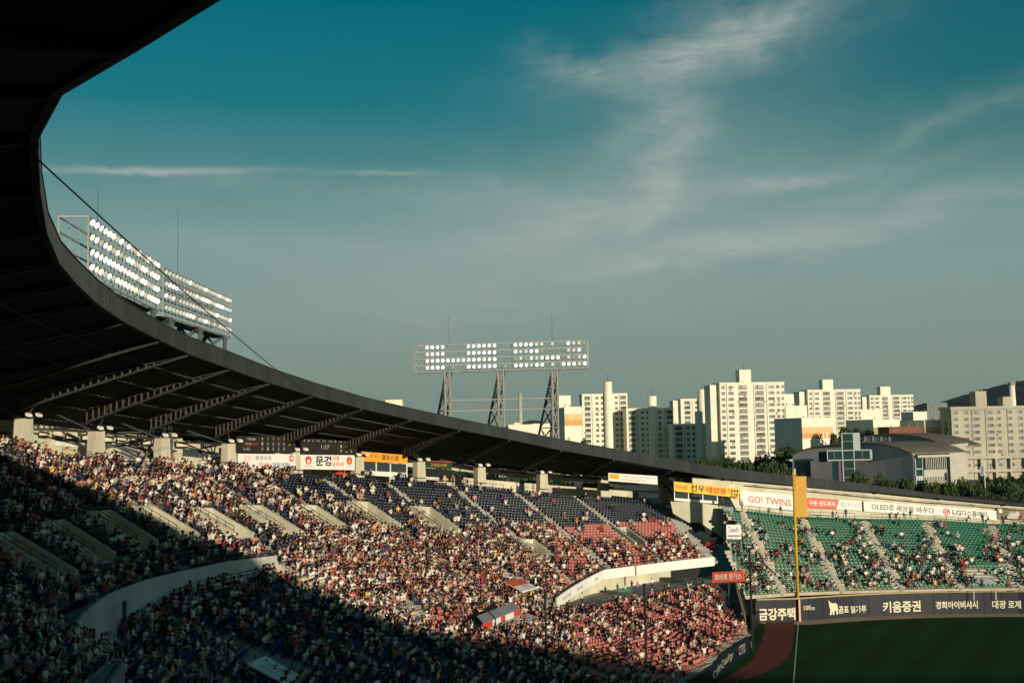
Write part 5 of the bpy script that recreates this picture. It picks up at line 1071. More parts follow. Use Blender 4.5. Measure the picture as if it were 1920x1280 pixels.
    for r in range(rows):
        for c in range(cols):
            kind_ = pick(r, c)
            if kind_ is None: continue
            P = A0+d*(L*(c+.5)/cols)+nrm*.15+Z(ztop-rsp*r-.42); dr = (aim-P).normalized(); dr = (dr+Vector((random.uniform(-.12, .12), random.uniform(-.12, .12), 0))).normalized()
            y = -dr; x = y.cross(Z(1)).normalized(); zz_ = x.cross(y); sc = lampscale
            m4 = Matrix((x*sc, y*sc, zz_*sc)).transposed().to_4x4(); m4.translation = P-Lr; link('lamp', LAMPS[kind_], o, m4)
    return o
aim = Vector((50*S, 60*S, 0))
def pickL(r, c): return 0 if random.random() < .50-.012*c else (1 if random.random() < .42 else 2)
def pickL2(r, c): return 2 if random.random() < .68 else (0 if random.random() < .4 else random.choice([1, 3]))
pA = at(166, 410, 87); pB = at(296, 498, 110.6); pC = at(306, 508, 115.5); pD = at(432, 562, 142)
tower('near floodlight tower with four rows of glaring lamps above the curved roof', pA, pB, pA.z+.2, 4, 1.36, 19, [.08, .92], aim, pickL, {'rods': [.28], 'rodh': [4.2]}, 2.6, .95, 29.5*S)
tower('second floodlight tower with dimmer lamps at the end of the roof rise', pC, pD, pC.z+.4, 4, 1.42, 22, [.1, .5, .9], aim, pickL2, {'rods': [.32], 'rodh': [9.0]}, 2.6, .84, 0)
eA = at(777, 634, 176); eB = at(1101, 652, 172)
PATS = ['..1111....111111...112122.2..3222', '..1111....111121...122222....222.', '..11111111111111...222221111.3222', '..1111.3..111111.3.121222.3.33222']
def pickC(r, c):
    ch = PATS[r][min(c, len(PATS[r])-1)]
    if ch == '.': return None
    if ch == '1': return 0 if random.random() < .8 else 1
    return random.choice([2, 2, 0, 3])
tower('distant floodlight tower on three lattice legs behind the roof', eA, eB, (eA.z+eB.z)/2, 4, 1.22, 33, [.19, .50, .81], aim, pickC, {'rods': [.2, .8], 'rodh': [5.2, 5.2], 'ties': [27.3*S]}, 1.2, 1.0, 0)
# ------------------------------------------------------------------ apartment blocks
m_apt = mat('cream apartment paint', (.78,.73,.59), .85, .08, .12); m_apt2 = mat('beige apartment concrete', (.42,.39,.31), .85, .14, .15, streaks=.3)
m_or = mat('orange stripe', (.62,.33,.13), .8, .06); m_or2 = mat('pale orange stripe', (.62,.36,.20), .8, .06); m_gr = mat('olive green stripe', (.30,.31,.09), .8, .06)
m_wf = mat('window frame grey', (.26,.26,.24), .6, 0); m_wg = [mat('window glass black', (.018,.020,.022), .15, 0, spec=.5), mat('window glass teal', (.07,.13,.14), .15, 0, spec=.6), mat('window blind', (.17,.16,.13), .7, 0), mat('balcony brown', (.11,.07,.045), .7, 0)]
m_joint = mat('dark joint', (.07,.05,.04), .8, 0)
WIN = {}
_b = MB(); _b.box(-.45, .45, -.62, -.12, -.9, -.25); _b.box(-.5, .5, -.7, -.1, -.98, -.9, 1); AC = bpy.data.meshes.new('air_conditioner'); AC.from_pydata(_b.v, [], _b.f); AC.materials.append(m_wf); AC.materials.append(m_joint); AC.polygons.foreach_set('material_index', _b.m); AC.update()
def win_mesh(w, h, panes, g):
    k = (round(w, 2), round(h, 2), panes, g)
    if k in WIN: return WIN[k]
    b = MB(); pw = w/panes
    for i in range(panes):
        x0 = -w/2+i*pw; mt = 1+(g if (i*7+g*3) % 5 else (g+1) % 4)
        b.poly([(x0, -.03, 0), (x0+pw, -.03, 0), (x0+pw, -.03, h), (x0, -.03, h)], mt)
        b.box(x0-.05, x0+.05, -.10, -.01, 0, h)
    b.box(w/2-.05, w/2+.05, -.10, -.01, 0, h); b.box(-w/2-.08, w/2+.08, -.16, -.01, -.12, 0); b.box(-w/2-.05, w/2+.05, -.11, -.01, h, h+.08)
    if panes >= 4: b.box(-w/2-.1, w/2+.1, -.55, -.01, -.55, -.42); b.box(-w/2, w/2, -.55, -.50, -.42, .12)
    me = bpy.data.meshes.new('window'); me.from_pydata(b.v, [], b.f); me.materials.append(m_wf)
    for m in m_wg: me.materials.append(m)
    me.polygons.foreach_set('material_index', b.m); me.update(); WIN[k] = me; return me
def block(label, px0, px1, pyt, Y, depth, rot, cols=(), fh=3.2, seams=(), extra=None, m=None, group=None, top=1.2, name='apartment_block'):
    """slab block: left and right bearings of its front, roof line, distance; windows as (fraction, width, panes)"""
    p0 = at(px0, pyt, Y); rz = rad(rot); d = Vector((math.cos(rz), math.sin(rz), 0))
    g = sight(px1, pyt); s = (p0.x*g.y-p0.y*g.x)/(d.y*g.x-d.x*g.y); w = s; h = p0.z
    o = thing(name, label, 'apartment building', (p0.x, p0.y, 0), rz, group); m = m or m_apt
    b = MB(); b.box(0, w, 0, depth, 0, h); b.build('wall', m, o)
    b = MB(); b.box(-.15, w+.15, -.15, .15, h, h+.5); b.box(-.15, .15, .15, depth+.15, h, h+.5); b.box(w-.15, w+.15, .15, depth+.15, h, h+.5); b.build('roof_edge', m, o)
    n = int((h-2)/fh)
    for f, ww, pn in cols:
        for k in range(n):
            z = h-top-1.6-k*fh
            if z < 1: break
            g_ = random.choice([0, 0, 0, 1, 1, 2] if pn < 4 else [0, 0, 1, 1, 2, 3]); link('window', win_mesh(ww, 1.45 if pn < 4 else 1.75, pn, g_), o, Matrix.Translation((f*w, 0, z)))
            if pn < 4 and random.random() < .13 or pn >= 4 and random.random() < .22: link('air_conditioner', AC, o, Matrix.Translation((f*w+random.uniform(-.6, .6)*ww, 0, z-.1)))
    for f in seams: b = MB(); b.box(f*w-.12, f*w+.12, -.10, -.005, 0, h); b.build('drainpipe', m_joint, o)
    for k in range(4):
        b = MB(); x = w*(.1+.27*k); b.tube((x, 1, h), (x, 1, h+random.uniform(1, 2)), .22, 5); b.build('roof_vent', m_grey, o)
    if extra: extra(o, w, h, depth)
    return o, w, h
def penthouse(f0, f1, up, y0=1.0, dy=7):
    def fn(o, w, h, d): b = MB(); b.box(w*f0, w*f1, y0, y0+dy, h, h+up); b.build('penthouse', m_apt, o); b = MB(); b.tube((w*(f0+f1)/2, y0+2, h+up), (w*(f0+f1)/2, y0+2, h+up+4), .12, 4); b.build('mast', m_rail, o)
    return fn
def cyl_tower(f, r, up, y=-1.2):
    def fn(o, w, h, d):
        b = MB(); n = 16; c = (w*f, y); ring = lambda z: [(c[0]+r*math.cos(6.2832*i/n), c[1]+r*math.sin(6.2832*i/n), z) for i in range(n)]; b.hexa(ring(0), ring(h+up)); b.build('stair_tower', m_apt, o, False)
        b = MB(); b.tube((c[0], c[1], h+up), (c[0], c[1], h+up+5), .1, 4); b.build('mast', m_rail, o)
    return fn
def both(*fs):
    def fn(*a):
        for f in fs: f(*a)
    return fn
def side_step(wd, dp):                                 # set back bay on the left end, in its own shade
    def fn(o, w, h, d): b = MB(); b.box(-wd, -.01, dp, dp+d*.8, 0, h-.5); b.build('end_bay', m_apt, o)
    return fn
STD = [(.052, 1.9, 2), (.171, 3.0, 3), (.353, 4.6, 5), (.611, 4.8, 5), (.797, 3.3, 3), (.9, 1.7, 2), (.971, 1.5, 2)]; SEAM = (.1, .52, .72)
APG = None
block('widest cream tower block with a square roof house in the middle of the skyline', 1349, 1470, 719, 525, 15, 6, STD, 3.2, SEAM, both(penthouse(.32, .50, 7.4), side_step(4.5, 3)))
block('cream tower block with a square roof house right of the widest one', 1514, 1613, 732, 632, 15, 6, STD, 3.2, SEAM, both(penthouse(.30, .50, 7.0), side_step(4.5, 3)))
block('third cream tower block with a square roof house, before the grey tower', 1630, 1712, 742, 750, 15, 6, STD, 3.2, SEAM, both(penthouse(.27, .5, 7.0), side_step(4.5, 3)))
W2 = [(.27, 3.6, 4), (.66, 1.7, 2), (.90, 1.5, 2)]
block('left half of the tall pair with a round stair tower beside the floodlight legs', 1091, 1131, 740, 600, 13, 4, [(.25, 3.4, 4), (.70, 1.7, 2), (.93, 1.4, 2)], 3.3, (.46,))
block('right half of the tall pair carrying the tallest round stair tower', 1132, 1176, 739, 601, 13, 4, [(.53, 1.7, 2), (.82, 3.6, 4)], 3.3, (.66,), cyl_tower(.17, 2.6, 7.5))
block('lower cream block with the middle round stair tower', 1174, 1262, 767, 588, 13, 4, [(.12, 4, 5), (.34, 1.7, 2), (.46, 1.6, 2), (.71, 1.7, 2), (.92, 3.6, 4)], 3.3, (.24, .82), cyl_tower(.55, 2.7, 7.5))
block('set back cream block with a round stair tower behind the widest block', 1276, 1332, 749, 650, 14, 4, [(.22, 3.8, 4), (.52, 1.7, 2), (.68, 1.6, 2), (.93, 1.4, 2)], 3.3, (.38,), both(cyl_tower(.72, 2.9, 6.5), side_step(4.5, 3)))
block('low cream block with the lowest round stair tower left of the widest block', 1260, 1331, 796, 572, 12, 4, [(.17, 4.2, 5), (.42, 1.7, 2), (.56, 1.6, 2), (.90, 1.7, 2)], 3.3, (.32,), cyl_tower(.70, 2.3, 7.5))
def gable(label, x0, x1, yt, Y, stripes, depth=30, rot=4, side=14, num=None, m=None, stair=None):
    def ex(o, w, h, d):
        for f0, f1, mt in stripes: b = MB(); b.box(.0, w, -.06, -.004, h*f0, h*f1); b.build('painted_stripe', mt, o)
        if num:
            F = Flat((w*num[1], -.08, h*num[3]), (w*(num[2]-num[1]), 0, 0), (0, 0, h*(num[4]-num[3]))); letters(F, num[0], 0, 1, 0, 1, m_white, o, .02, .03, 'number')
        if stair: b = MB(); b.box(w*stair[0], w*stair[1], 1.5, 8, h, h+stair[2]); b.build('stair_head', m_apt, o)
    return block(label, x0, x1, yt, Y, depth, rot, (), 3.2, (), ex, m)
gable('gable end with two orange stripes left of the round towers', 1058, 1091, 764, 560, [(.83, .91, m_or2), (.75, .83, m_or)], 30, 14, 14, None, None, (-.25, .42, 7))
gable('plain cream gable end between the widest block and its neighbour', 1473, 1513, 762, 545, [], 24, 8, 14, None, None, (-.05, .45, 7))
gable('gable end with orange stripes and a large white number seventeen', 1503, 1561, 785, 452, [(.79, .877, m_or2), (.708, .79, m_or)], 26, 16, 14, ('17', .66, .86, .712, .788))
gable('long plain cream gable wall below the third tower', 1614, 1655, 769, 640, [], 24, 6)
gable('gable end with an olive green stripe above the glass cross building', 1637, 1687, 788, 480, [(.775, .885, m_gr)], 26, 14)
gable('gable end with pale orange stripes beside the dark conifer', 1733, 1780, 789, 500, [(.84, .90, m_or2), (.775, .84, m_or)], 26, 14)
gable('cream end wall beside the third tower and the hazy grey tower', 1712, 1738, 773, 700, [], 20, 6)
gable('small low white house above the dark roof at left', 723, 754, 751, 620, [], 20, 3)
gable('pale low building at the foot of the thin chimney', 953, 1008, 797, 800, [], 20, 3, 14, None, None, (.2, .4, 2)); gable('second pale low building behind the right floodlight leg', 998, 1045, 795, 880, [], 20, 3)
gable('brick red low building behind the vaulted hall', 1667, 1727, 802, 430, [], 12, 6, 14, None, mat('red brown brick', (.20,.075,.045), .85, .15, .5))
def far_tower(label, x0, x1, yt, Y, m):
    o, w, h = block(label, x0, x1, yt, Y, 20, 0, [(.1, 6, 2), (.26, 6, 2), (.42, 6, 2), (.58, 6, 2), (.74, 6, 2), (.9, 6, 2)], 3.6, (.34, .66), None, m)
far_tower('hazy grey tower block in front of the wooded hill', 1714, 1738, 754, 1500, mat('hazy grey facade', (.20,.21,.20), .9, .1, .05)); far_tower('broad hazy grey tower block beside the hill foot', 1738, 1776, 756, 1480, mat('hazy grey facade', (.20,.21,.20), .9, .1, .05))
S2 = [(.03, 2.1, 2), (.10, 2.1, 2), (.165, 3.4, 3), (.262, 3.4, 3), (.318, 2.1, 2), (.395, 2.2, 2), (.465, 2.2, 2), (.53, 2.2, 2), (.60, 3.4, 3), (.68, 3.4, 3), (.75, 1.6, 2), (.82, 1.6, 2), (.9, 1.6, 2)]
def right_extra(o, w, h, d):
    b = MB(); b.box(w*.175, w*.25, 1, 8, h, h+8.5); b.build('penthouse', m_apt2, o); b = MB(); b.box(w*.36, w*.42, 1, 7, h, h+5.5); b.build('penthouse', m_apt2, o)
    for f in (.18, .2, .23): b = MB(); b.tube((w*f, 3, h+8.5), (w*f, 3, h+10.6), .3, 5); b.build('roof_vent', m_grey, o)
    b = MB(); b.box(-.6, w+.6, -.8, d+.6, h-.6, h+.9); b.build('roof_slab', m_apt2, o)
    b = MB(); b.box(-2, w+2, -2, -.8, 10.2, 11.6); b.build('podium_slab', m_apt2, o); b = MB(); b.box(-2, w+2, -2, -.8, 3.6, 5.0); b.build('podium_slab', m_apt2, o)
    for k in range(12): b = MB(); b.box(-2+k*7.4, -1+k*7.4, -2.02, -.9, 0, 10.2); b.build('podium_pillar', m_apt2, o)
block('long beige apartment block with balconies at the right edge of the skyline', 1783, 2060, 766, 487, 14, 2, S2, 3.25, (.135, .228, .375, .50), right_extra, m_apt2)
ch = at(1897, 722, 520); o = wthing('chimney', 'tall pale chimney with a dark cap behind the beige block', 'chimney', (ch.x, ch.y, 0)); b = MB(); b.tube((ch.x, ch.y, 0), ch, 2.4, 14, 0, 1.5); b.build('shaft', m_apt, o, True); b = MB(); b.tube(ch, ch+Vector((0, 0, 1.6)), 1.9, 14); b.build('cap', m_grey, o)
ch = at(975, 738, 900); o = wthing('chimney', 'thin far chimney between the floodlight tower legs', 'chimney', (ch.x, ch.y, 0)); b = MB(); b.tube((ch.x, ch.y, 0), ch, 2.2, 12, 0, 1.6); b.build('shaft', mat('hazy chimney concrete', (.40,.39,.33), .9, .1, .1), o, True); b = MB(); b.tube(ch, ch+Vector((0, 0, 1)), 1.8, 12); b.build('cap', m_grey, o)

# ------------------------------------------------------------------ hall with the glass cross
m_violet = mat('pale lilac rendered wall', (.47,.43,.45), .85, .05, .2); m_hroof = mat('brown grey metal roof', (.17,.145,.115), .7, .15, .3); m_tile = mat('pale stone tile wall', (.43,.415,.36), .8, .07, .5); m_tglass = mat('teal curtain glass', (.022,.052,.052), .15, .1, .3, spec=.6); m_fr = mat('pale metal frame', (.42,.46,.46), .5, 0)
hall = wthing('vaulted_hall', 'lilac hall with a curved brown roof and a pale finned wing', 'hall', at(1600, 900, 285)*1.0)
n1 = Vector((-.90, -.43, 0)); ext = Vector((.90, .43, 0))
def yY(px): return 300-(px-1488)/212*30                    # the lilac front recedes to the left
arc = [(1486,854),(1502,846),(1530,839),(1562,834.5),(1607,831),(1640,831.5),(1660,834),(1690,841),(1712,851)]
top = [at(x, y, yY(x)) for x, y in arc]; bot = [Vector((p.x, p.y, 0)) for p in top]
b = MB()
for i in range(len(top)-1): b.hexa([bot[i], bot[i+1], bot[i+1]+ext*.5, bot[i]+ext*.5], [top[i], top[i+1], top[i+1]+ext*.5, top[i]+ext*.5])
b.build('front_wall', m_violet, hall)
b = MB(); up = Vector((0, 0, .35))
for i in range(len(top)-1): b.hexa([top[i]-ext*.8, top[i+1]-ext*.8, top[i+1]+ext*20, top[i]+ext*20], [top[i]-ext*.8+up, top[i+1]-ext*.8+up, top[i+1]+ext*20+up, top[i]+ext*20+up])
b.build('roof', m_hroof, hall)
e0 = top[-1]; e1 = e0+ext*15
# finned lit wing
def wface(a, c, z0, z1, out=0.): 
    p, q = e0+ext*(a*.68+.75), e0+ext*(c*.68+.75); nn = Vector((ext.y, -ext.x, 0))*out; return [Vector((p.x, p.y, z0))+nn, Vector((q.x, q.y, z0))+nn, Vector((q.x, q.y, z1))+nn, Vector((p.x, p.y, z1))+nn]
def wbox(bb, a, c, z0, z1, out, th): f = wface(a, c, z0, z1, out); k_ = wface(a, c, z0, z1, out-th); bb.hexa([f[0], f[1], k_[1], k_[0]], [f[3], f[2], k_[2], k_[3]])
zt = e0.z
b = MB(); wbox(b, -.9, 16.5, zt-1.0, zt-.3, 1.6, 2.2); b.build('eave_slab', m_tile, hall)
b = MB(); wbox(b, -.5, 16, 0, zt-1, 0, .4); b.build('wing_wall', m_tglass, hall)
for k in range(12):
    b = MB(); wbox(b, 4.2+k*.98, 4.55+k*.98, zt-4.4, zt-1.0, .9, .9); b.build('fin', m_tile, hall)
b = MB(); wbox(b, 3.2, 15.8, zt-6.3, zt-4.4, .8, .8); b.build('spandrel', m_tile, hall); b = MB(); wbox(b, 3.2, 15.8, 0, zt-11.5, .8, .8); b.build('spandrel', m_tile, hall)
for k in range(15): b = MB(); wbox(b, 3.2+k*.86, 3.7+k*.86, zt-11.5, zt-6.3, .8, .7); b.build('mullion', m_tile, hall)
b = MB(); wbox(b, -1, 3, zt-7.2, zt-6, .5, .6); wbox(b, -1, 3, zt-4.2, zt-3.9, .5, .6); wbox(b, -1, -.6, 0, zt-1, .5, .6); wbox(b, 2.8, 3.1, 0, zt-1, .5, .6); b.build('corner_frame', m_fr, hall)
# entrance kiosk head at the left corner
P = at(1500, 857, 286); b = MB(); b.box(-2.2, 2.6, -1.5, 3, P.z-9, P.z-1, 0, lambda x, y, z: (P.x+x, P.y+y, z)); b.build('stair_head', m_tglass, hall); b = MB(); b.box(-3.6, 3.4, -2.4, 3.4, P.z-1, P.z-.5, 0, lambda x, y, z: (P.x+x, P.y+y, z)); b.box(-2.25, -1.8, -1.6, -1.45, 0, P.z-1, 0, lambda x, y, z: (P.x+x, P.y+y, z)); b.build('stair_head_roof', m_fr, hall)
# glass cross standing out from the front
cr = wthing('glass_cross', 'big teal glass cross with pale frames on the lilac hall front', 'cross', at(1600, 900, 272))
Fc = Flat(at(1553, 912, 273), at(1638, 911, 270)-at(1553, 912, 273), Vector((0, 0, (912-813)/FOC*272*S)))
def cbox(name, a, c, z0, z1, m, out, th, par=cr): b = MB(); b.hexa([Fc(a, z0, out), Fc(c, z0, out), Fc(c, z0, out-th), Fc(a, z0, out-th)], [Fc(a, z1, out), Fc(c, z1, out), Fc(c, z1, out-th), Fc(a, z1, out-th)]); return b.build(name, m, par)
cbox('upright', .345, .60, 0, 1, m_tglass, 0, 7); cbox('arm', .0, .97, .50, .67, m_tglass, .02, 5)
cbox('upright_side', .602, .74, .66, 1.0, m_fr, -.3, 5)
for a, c, z0, z1 in ((.0, 1, .665, .685), (0, 1, .485, .505), (.0, .02, .5, .67), (.95, 1.0, .485, .685), (.335, .36, 0, 1), (.59, .61, 0, 1), (.335, .61, .985, 1.0), (.345, .6, .84, .845), (.345, .6, .33, .335), (.345, .6, .17, .175), (.16, .165, .5, .67), (.78, .785, .5, .67)): cbox('frame_bar', a, c, z0, z1, m_fr, .12, .3)
cbox('left_bay', -.2, -.0, .46, .66, mat('dark blue glass', (.015, .045, .075), .2, .1), -3, 4); cbox('lower_bay', .10, .34, 0, .47, mat('dark blue glass', (.015, .045, .075), .2, .1), -.6, 4); cbox('violet_pier', .24, .335, 0, .47, mat('mauve pier', (.16, .10, .15), .8, 0), -.3, 1)
# rear hall with pale clerestory and lit tile end wall
rear = wthing('rear_hall', 'taller rear hall with a pale curved clerestory and sunlit tile wall', 'hall', at(1800, 900, 300))
ra = [(1616,824),(1640,817),(1680,815),(1720,819),(1750,826),(1780,838)]; rt = [at(x, y, 330-(x-1616)/164*26) for x, y in ra]; w1 = [at(x, y, 300) for x, y in ((1780, 840), (1828, 836))]
b = MB()
for i in range(len(rt)-1): b.hexa([Vector((rt[i].x, rt[i].y, 0)), Vector((rt[i+1].x, rt[i+1].y, 0)), Vector((rt[i+1].x, rt[i+1].y, 0))+ext*.5, Vector((rt[i].x, rt[i].y, 0))+ext*.5], [rt[i], rt[i+1], rt[i+1]+ext*.5, rt[i]+ext*.5])
b.build('clerestory_wall', m_tile, rear); b = MB(); up = Vector((0, 0, .5)); rx = Vector((12.5, 6, 0))
for i in range(len(rt)-1): b.hexa([rt[i]-ext*1.2, rt[i+1]-ext*1.2, rt[i+1]+rx, rt[i]+rx], [rt[i]-ext*1.2+up, rt[i+1]-ext*1.2+up, rt[i+1]+rx+up, rt[i]+rx+up])
b.build('roof', m_hroof, rear)
b = MB(); a, c = rt[-1], w1[1]; c = Vector((c.x, a.y+2.5, a.z+.5)); nn = Vector((0, .6, 0)); z_ = lambda v, h: Vector((v.x, v.y, h)); b.hexa([z_(a, 0), z_(c, 0), z_(c, 0)+nn, z_(a, 0)+nn], [a, c, c+nn, a+nn]); b.build('end_wall', m_tile, rear)
b = MB(); b.hexa([a-Vector((.5, .6, .1)), c+Vector((.5, -.6, -.1)), c+Vector((.5, 1, -.1)), a+Vector((-.5, 1, -.1))], [a+Vector((-.5, -.6, .7)), c+Vector((.5, -.6, .7)), c+Vector((.5, 1, .7)), a+Vector((-.5, 1, .7))]); b.build('wall_coping', m_tile, rear)
Fr = Flat(at(1623, 829, 318), at(1672, 830, 312)-at(1623, 829, 318), Vector((0, 0, 1.9)))
board('louver_panel', Fr, m_rail, rear, 1, .3, 0, 1, 0, 1, .3)
for k in range(4): board('louver', Fr, m_fr, rear, 1, .1, 0, 1, .1+k*.24, .18+k*.24, .45)
for k in range(4): board('louver_post', Fr, m_fr, rear, 1, .12, k*.31, k*.31+.03, 0, 1.05, .6)
# flag pole
P = at(1845, 867, 262); o = wthing('flag_pole', 'slim white flag pole with a pale blue flag right of the tile wall', 'flag pole', (P.x, P.y, 0)); b = MB(); b.tube((P.x, P.y, 0), P, .16, 8, 0, .10); b.build('mast', m_white, o); b = MB()
for i in range(6): x0, x1 = -.1-i*.18, -.1-(i+1)*.18; f = lambda x: .16*math.sin(x*5); b.hexa([(P.x+x0, P.y+f(x0), P.z-2.9+x0*.3), (P.x+x1, P.y+f(x1), P.z-2.9+x1*.3), (P.x+x1, P.y+f(x1)+.03, P.z-2.9+x1*.3), (P.x+x0, P.y+f(x0)+.03, P.z-2.9+x0*.3)][::-1], [(P.x+x0, P.y+f(x0), P.z-.8+x0*.3), (P.x+x1, P.y+f(x1), P.z-.8+x1*.3), (P.x+x1, P.y+f(x1)+.03, P.z-.8+x1*.3), (P.x+x0, P.y+f(x0)+.03, P.z-.8+x0*.3)][::-1])
b.build('flag', mat('pale blue flag', (.30,.33,.42), .8, .3, 2), o)

# ------------------------------------------------------------------ trees and hills
def leafy(name, seed, conifer=False, n=1500):
    g = np.random.default_rng(seed); V = []; 
    if conifer:
        h = g.random(n)**.75; r = (1-h)*.30*g.uniform(.55, 1.05, n)+.01; a = g.random(n)*6.2832; c = np.stack([r*np.cos(a), r*np.sin(a), .08+.92*h], 1)
    else:
        k = 20; cc = g.normal(0, 1, (k, 3)); cc /= np.linalg.norm(cc, axis=1)[:, None]; cc = cc*g.uniform(.35, .95, (k, 1))*np.array([.36, .36, .30])+np.array([0, 0, .66]); cr_ = g.uniform(.09, .19, k)
        q = g.integers(0, k, n); d = g.normal(0, 1, (n, 3)); d /= np.linalg.norm(d, axis=1)[:, None]; c = cc[q]+d*cr_[q][:, None]*g.uniform(.6, 1.08, (n, 1))
    nrm = g.normal(0, 1, (n, 3)); nrm /= np.linalg.norm(nrm, axis=1)[:, None]; u = np.cross(nrm, g.normal(0, 1, (n, 3))); u /= np.linalg.norm(u, axis=1)[:, None]; v = np.cross(nrm, u); s = g.uniform(.018, .042, (n, 1))*(1.1 if not conifer else .8)
    V = np.stack([c-u*s*1.5, c-v*s*.8, c+u*s*1.5, c+v*s*.8], 1).reshape(-1, 3); F = np.arange(4*n).reshape(n, 4)
    me = bpy.data.meshes.new(name); me.from_pydata(V.tolist(), [], F.tolist()); me.materials.append(m_leaf); me.update(); return me
def leaf_material():
    m = bpy.data.materials.new('leaves'); m.use_nodes = True; t = m.node_tree; n = t.nodes; b = n['Principled BSDF']; b.inputs['Roughness'].default_value = .7; b.inputs['Specular IOR Level'].default_value = .2
    ge = n.new('ShaderNodeNewGeometry'); r = n.new('ShaderNodeValToRGB'); r.color_ramp.elements[0].color = (.018, .036, .012, 1); r.color_ramp.elements[1].color = (.064, .090, .024, 1); t.links.new(ge.outputs['Random Per Island'], r.inputs[0]); t.links.new(r.outputs[0], b.inputs['Base Color']); return m
m_leaf = leaf_material(); m_bark = mat('bark', (.07,.055,.04), .9, .2, 2)
CROWN = [leafy('crown', i) for i in range(5)]; CONE = [leafy('crown', 50+i, True, 900) for i in range(2)]
TN = {}
def tree(x, ytop, Y, wpx, label, group, cone=False, hmul=1.0):
    TN.setdefault(group, 0); TN[group] += 1
    if group: label = f'{ORD[TN[group]]} {label}'
    P = at(x, ytop, Y); h = P.z; o = thing('conifer_tree' if cone else 'broadleaf_tree', label, 'tree', (P.x, P.y, 0), random.uniform(0, 6.28), group)
    w = wpx/FOC*Y*S; me = random.choice(CONE if cone else CROWN); sxy = w/(.6 if cone else .95); hz = min(h, max(w*1.5, h*.75)) if not cone else h
    link('crown', me, o, Matrix.Translation((0, 0, h-hz*.99)) @ Matrix.Diagonal((sxy, sxy, hz, 1)))
    b = MB(); b.tube((0, 0, 0), (0, 0, h*.8), max(.18, h*.018), 7, 0, .06)
    for k in range(5): a = k*1.3; z = h*(.42+.07*k); b.tube((0, 0, z), (math.cos(a)*w*.28, math.sin(a)*w*.28, z+h*.18), .12, 5, 0, .04)
    b.build('trunk', m_bark, o)
lab1 = 'bushy tree along the row between dark roof and cream blocks'; g1 = 'trees in front of the cream tower blocks'
for i, (x, y, Y, w) in enumerate([(1262,874,300,34),(1284,868,305,30),(1305,863,300,34),(1322,858,290,34),(1340,860,296,30),(1352,853,310,28),(1368,857,296,34),(1384,862,300,30),(1400,862,288,36),(1418,856,305,36),(1434,852,300,34),(1448,860,285,34),(1462,846,312,40),(1476,836,318,44),(1487,842,310,34),(1404,868,270,40),(1440,870,268,44),(1470,866,270,40),(1375,872,268,36),(1340,870,268,36)]): tree(x, y, Y, w, lab1, g1)
lab2 = 'rounded tree from the left along the foot of the lilac hall'; g2 = 'trees along the foot of the hall'
for x, y, Y, w in [(1500,888,232,26),(1516,892,230,26),(1602,884,228,40),(1618,890,222,34),(1650,890,226,36),(1668,899,222,30),(1690,895,224,36),(1705,898,220,34),(1728,900,222,40),(1745,905,218,36),(1762,904,222,36),(1780,902,220,36),(1797,898,226,40),(1815,904,222,40),(1832,911,218,34)]: tree(x, y, Y, w, lab2, g2)
lab3 = 'dark tree of the shaded bank under the beige block'; g3 = 'dark trees in the shaded bank'
for x, y, Y, w in [(1848,894,300,44),(1872,892,310,44),(1896,893,300,44),(1915,890,320,44),(1862,908,262,44),(1890,910,258,46),(1914,915,258,44),(1846,920,240,34),(1872,926,236,40),(1902,931,236,40)]: tree(x, y, Y, w, lab3, g3)
for i, (x, y, Y, w) in enumerate([(1583,802,440,40),(1566,812,430,30),(1604,800,446,34),(1625,806,446,30)]): tree(x, y, Y, w, 'dark tree between the number gable and the glass cross', 'trees behind the glass cross')
tree(1774, 789, 470, 32, 'dark pointed conifer beside the long beige block', None, True); tree(1522, 832, 380, 14, 'small pointed conifer before the number gable', None, True); tree(1092, 822, 330, 26, 'small round tree at the foot of the left gable end', None); tree(1068, 826, 330, 20, 'lower round tree just right of the floodlight legs', None)
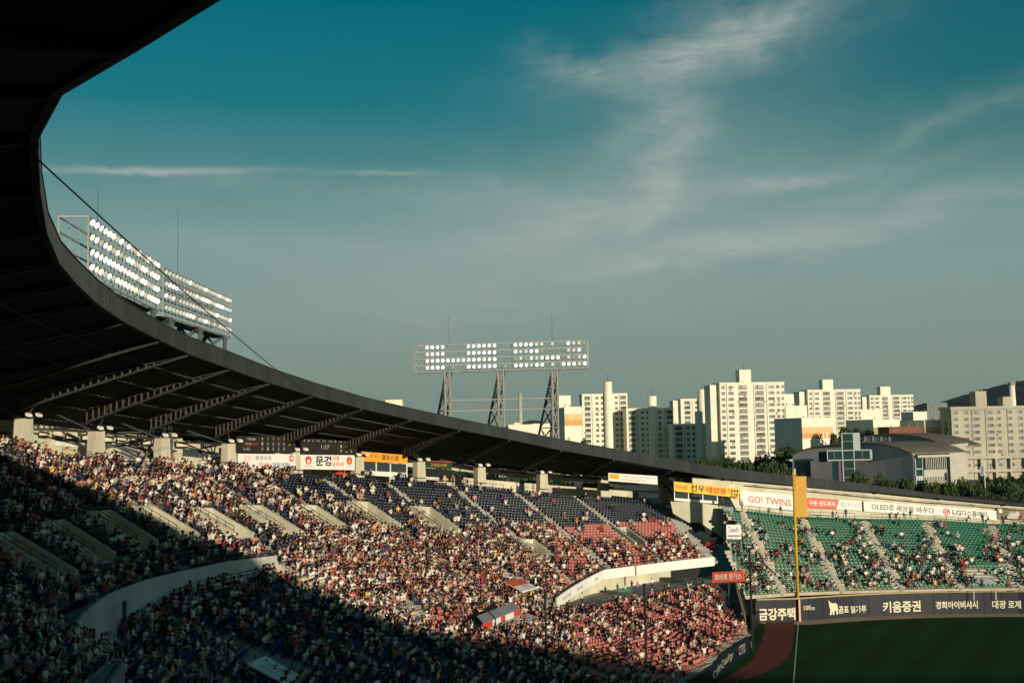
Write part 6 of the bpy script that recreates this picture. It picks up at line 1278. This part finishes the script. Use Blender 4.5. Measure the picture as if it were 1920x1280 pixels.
for i, t in enumerate(np.arange(74, 100, 1.6)): 
    P = pol(t, 124+3*(i % 3), 0); zt = float(RIM(t))+2.2+random.uniform(-.3, .9); o = thing('broadleaf_tree', f'{ORD[i+1]} green tree from the left seen through gaps behind the empty navy rows', 'tree', P, random.uniform(0, 6), 'trees behind the concourse gaps'); hh = zt*S; link('crown', random.choice(CROWN), o, Matrix.Translation((0, 0, hh*.1)) @ Matrix.Diagonal((9.5, 9.5, hh*.95, 1))); b = MB(); b.tube((0, 0, 0), (0, 0, hh*.7), .25, 6, 0, .08); b.build('trunk', m_bark, o)
def hill(name, pts, Y, depth, m):
    top = [at(x, y, Y) for x, y in pts]; b = MB(); nz = np.random.default_rng(3)
    N = 12; grid = []
    fine_ = []
    for i in range(len(top)-1):
        for k in range(10): fine_.append(top[i].lerp(top[i+1], k/10)+Vector((0, 0, nz.uniform(-1, 1)*2.2*S)))
    fine_.append(top[-1])
    for j in range(N+1):
        f = j/N; grid.append([Vector((p.x, p.y-depth*(1-f)**1.0, p.z*(f**1.3)+nz.uniform(-1, 1)*2*(0 < j < N))) for p in fine_])
    for j in range(N):
        for i in range(len(fine_)-1): b.poly([grid[j][i], grid[j][i+1], grid[j+1][i+1], grid[j+1][i]])
    for i in range(len(fine_)-1): b.poly([grid[N][i], grid[N][i+1], grid[N][i+1]+Vector((0, depth, -grid[N][i+1].z)), grid[N][i]+Vector((0, depth, -grid[N][i].z))])
    return tag(b.build(name, m), kind='structure')
m_hill = mat('forested hill', (.005,.012,.006), .95, .35, .02)
hill('hill', [(1700,800),(1740,770),(1775,752),(1800,743),(1830,735),(1838,731),(1855,728),(1880,722),(1900,717),(1920,713),(1990,700),(2100,720)], 2400, 900, m_hill)
hill('hill', [(930,802),(965,797),(985,790),(998,787),(1012,789),(1030,795),(1060,803)], 3200, 700, m_hill)

# ------------------------------------------------------------------ air
hz = bpy.data.materials.new('haze'); hz.use_nodes = True; ht = hz.node_tree; ht.nodes.remove(ht.nodes['Principled BSDF']); pv = ht.nodes.new('ShaderNodeVolumePrincipled')
pv.inputs['Color'].default_value = (.66, .84, .94, 1); pv.inputs['Density'].default_value = 0.00004; pv.inputs['Anisotropy'].default_value = .2
ht.links.new(pv.outputs[0], ht.nodes['Material Output'].inputs['Volume'])
b = MB(); b.box(-9500, 9500, -9500, 9500, -2, 190); tag(b.build('haze', hz), kind='stuff')

for o_ in scene.objects:
    if o_.get('label') and len(o_['label'].split()) > 16: print('LONG', o_.name, o_['label'])
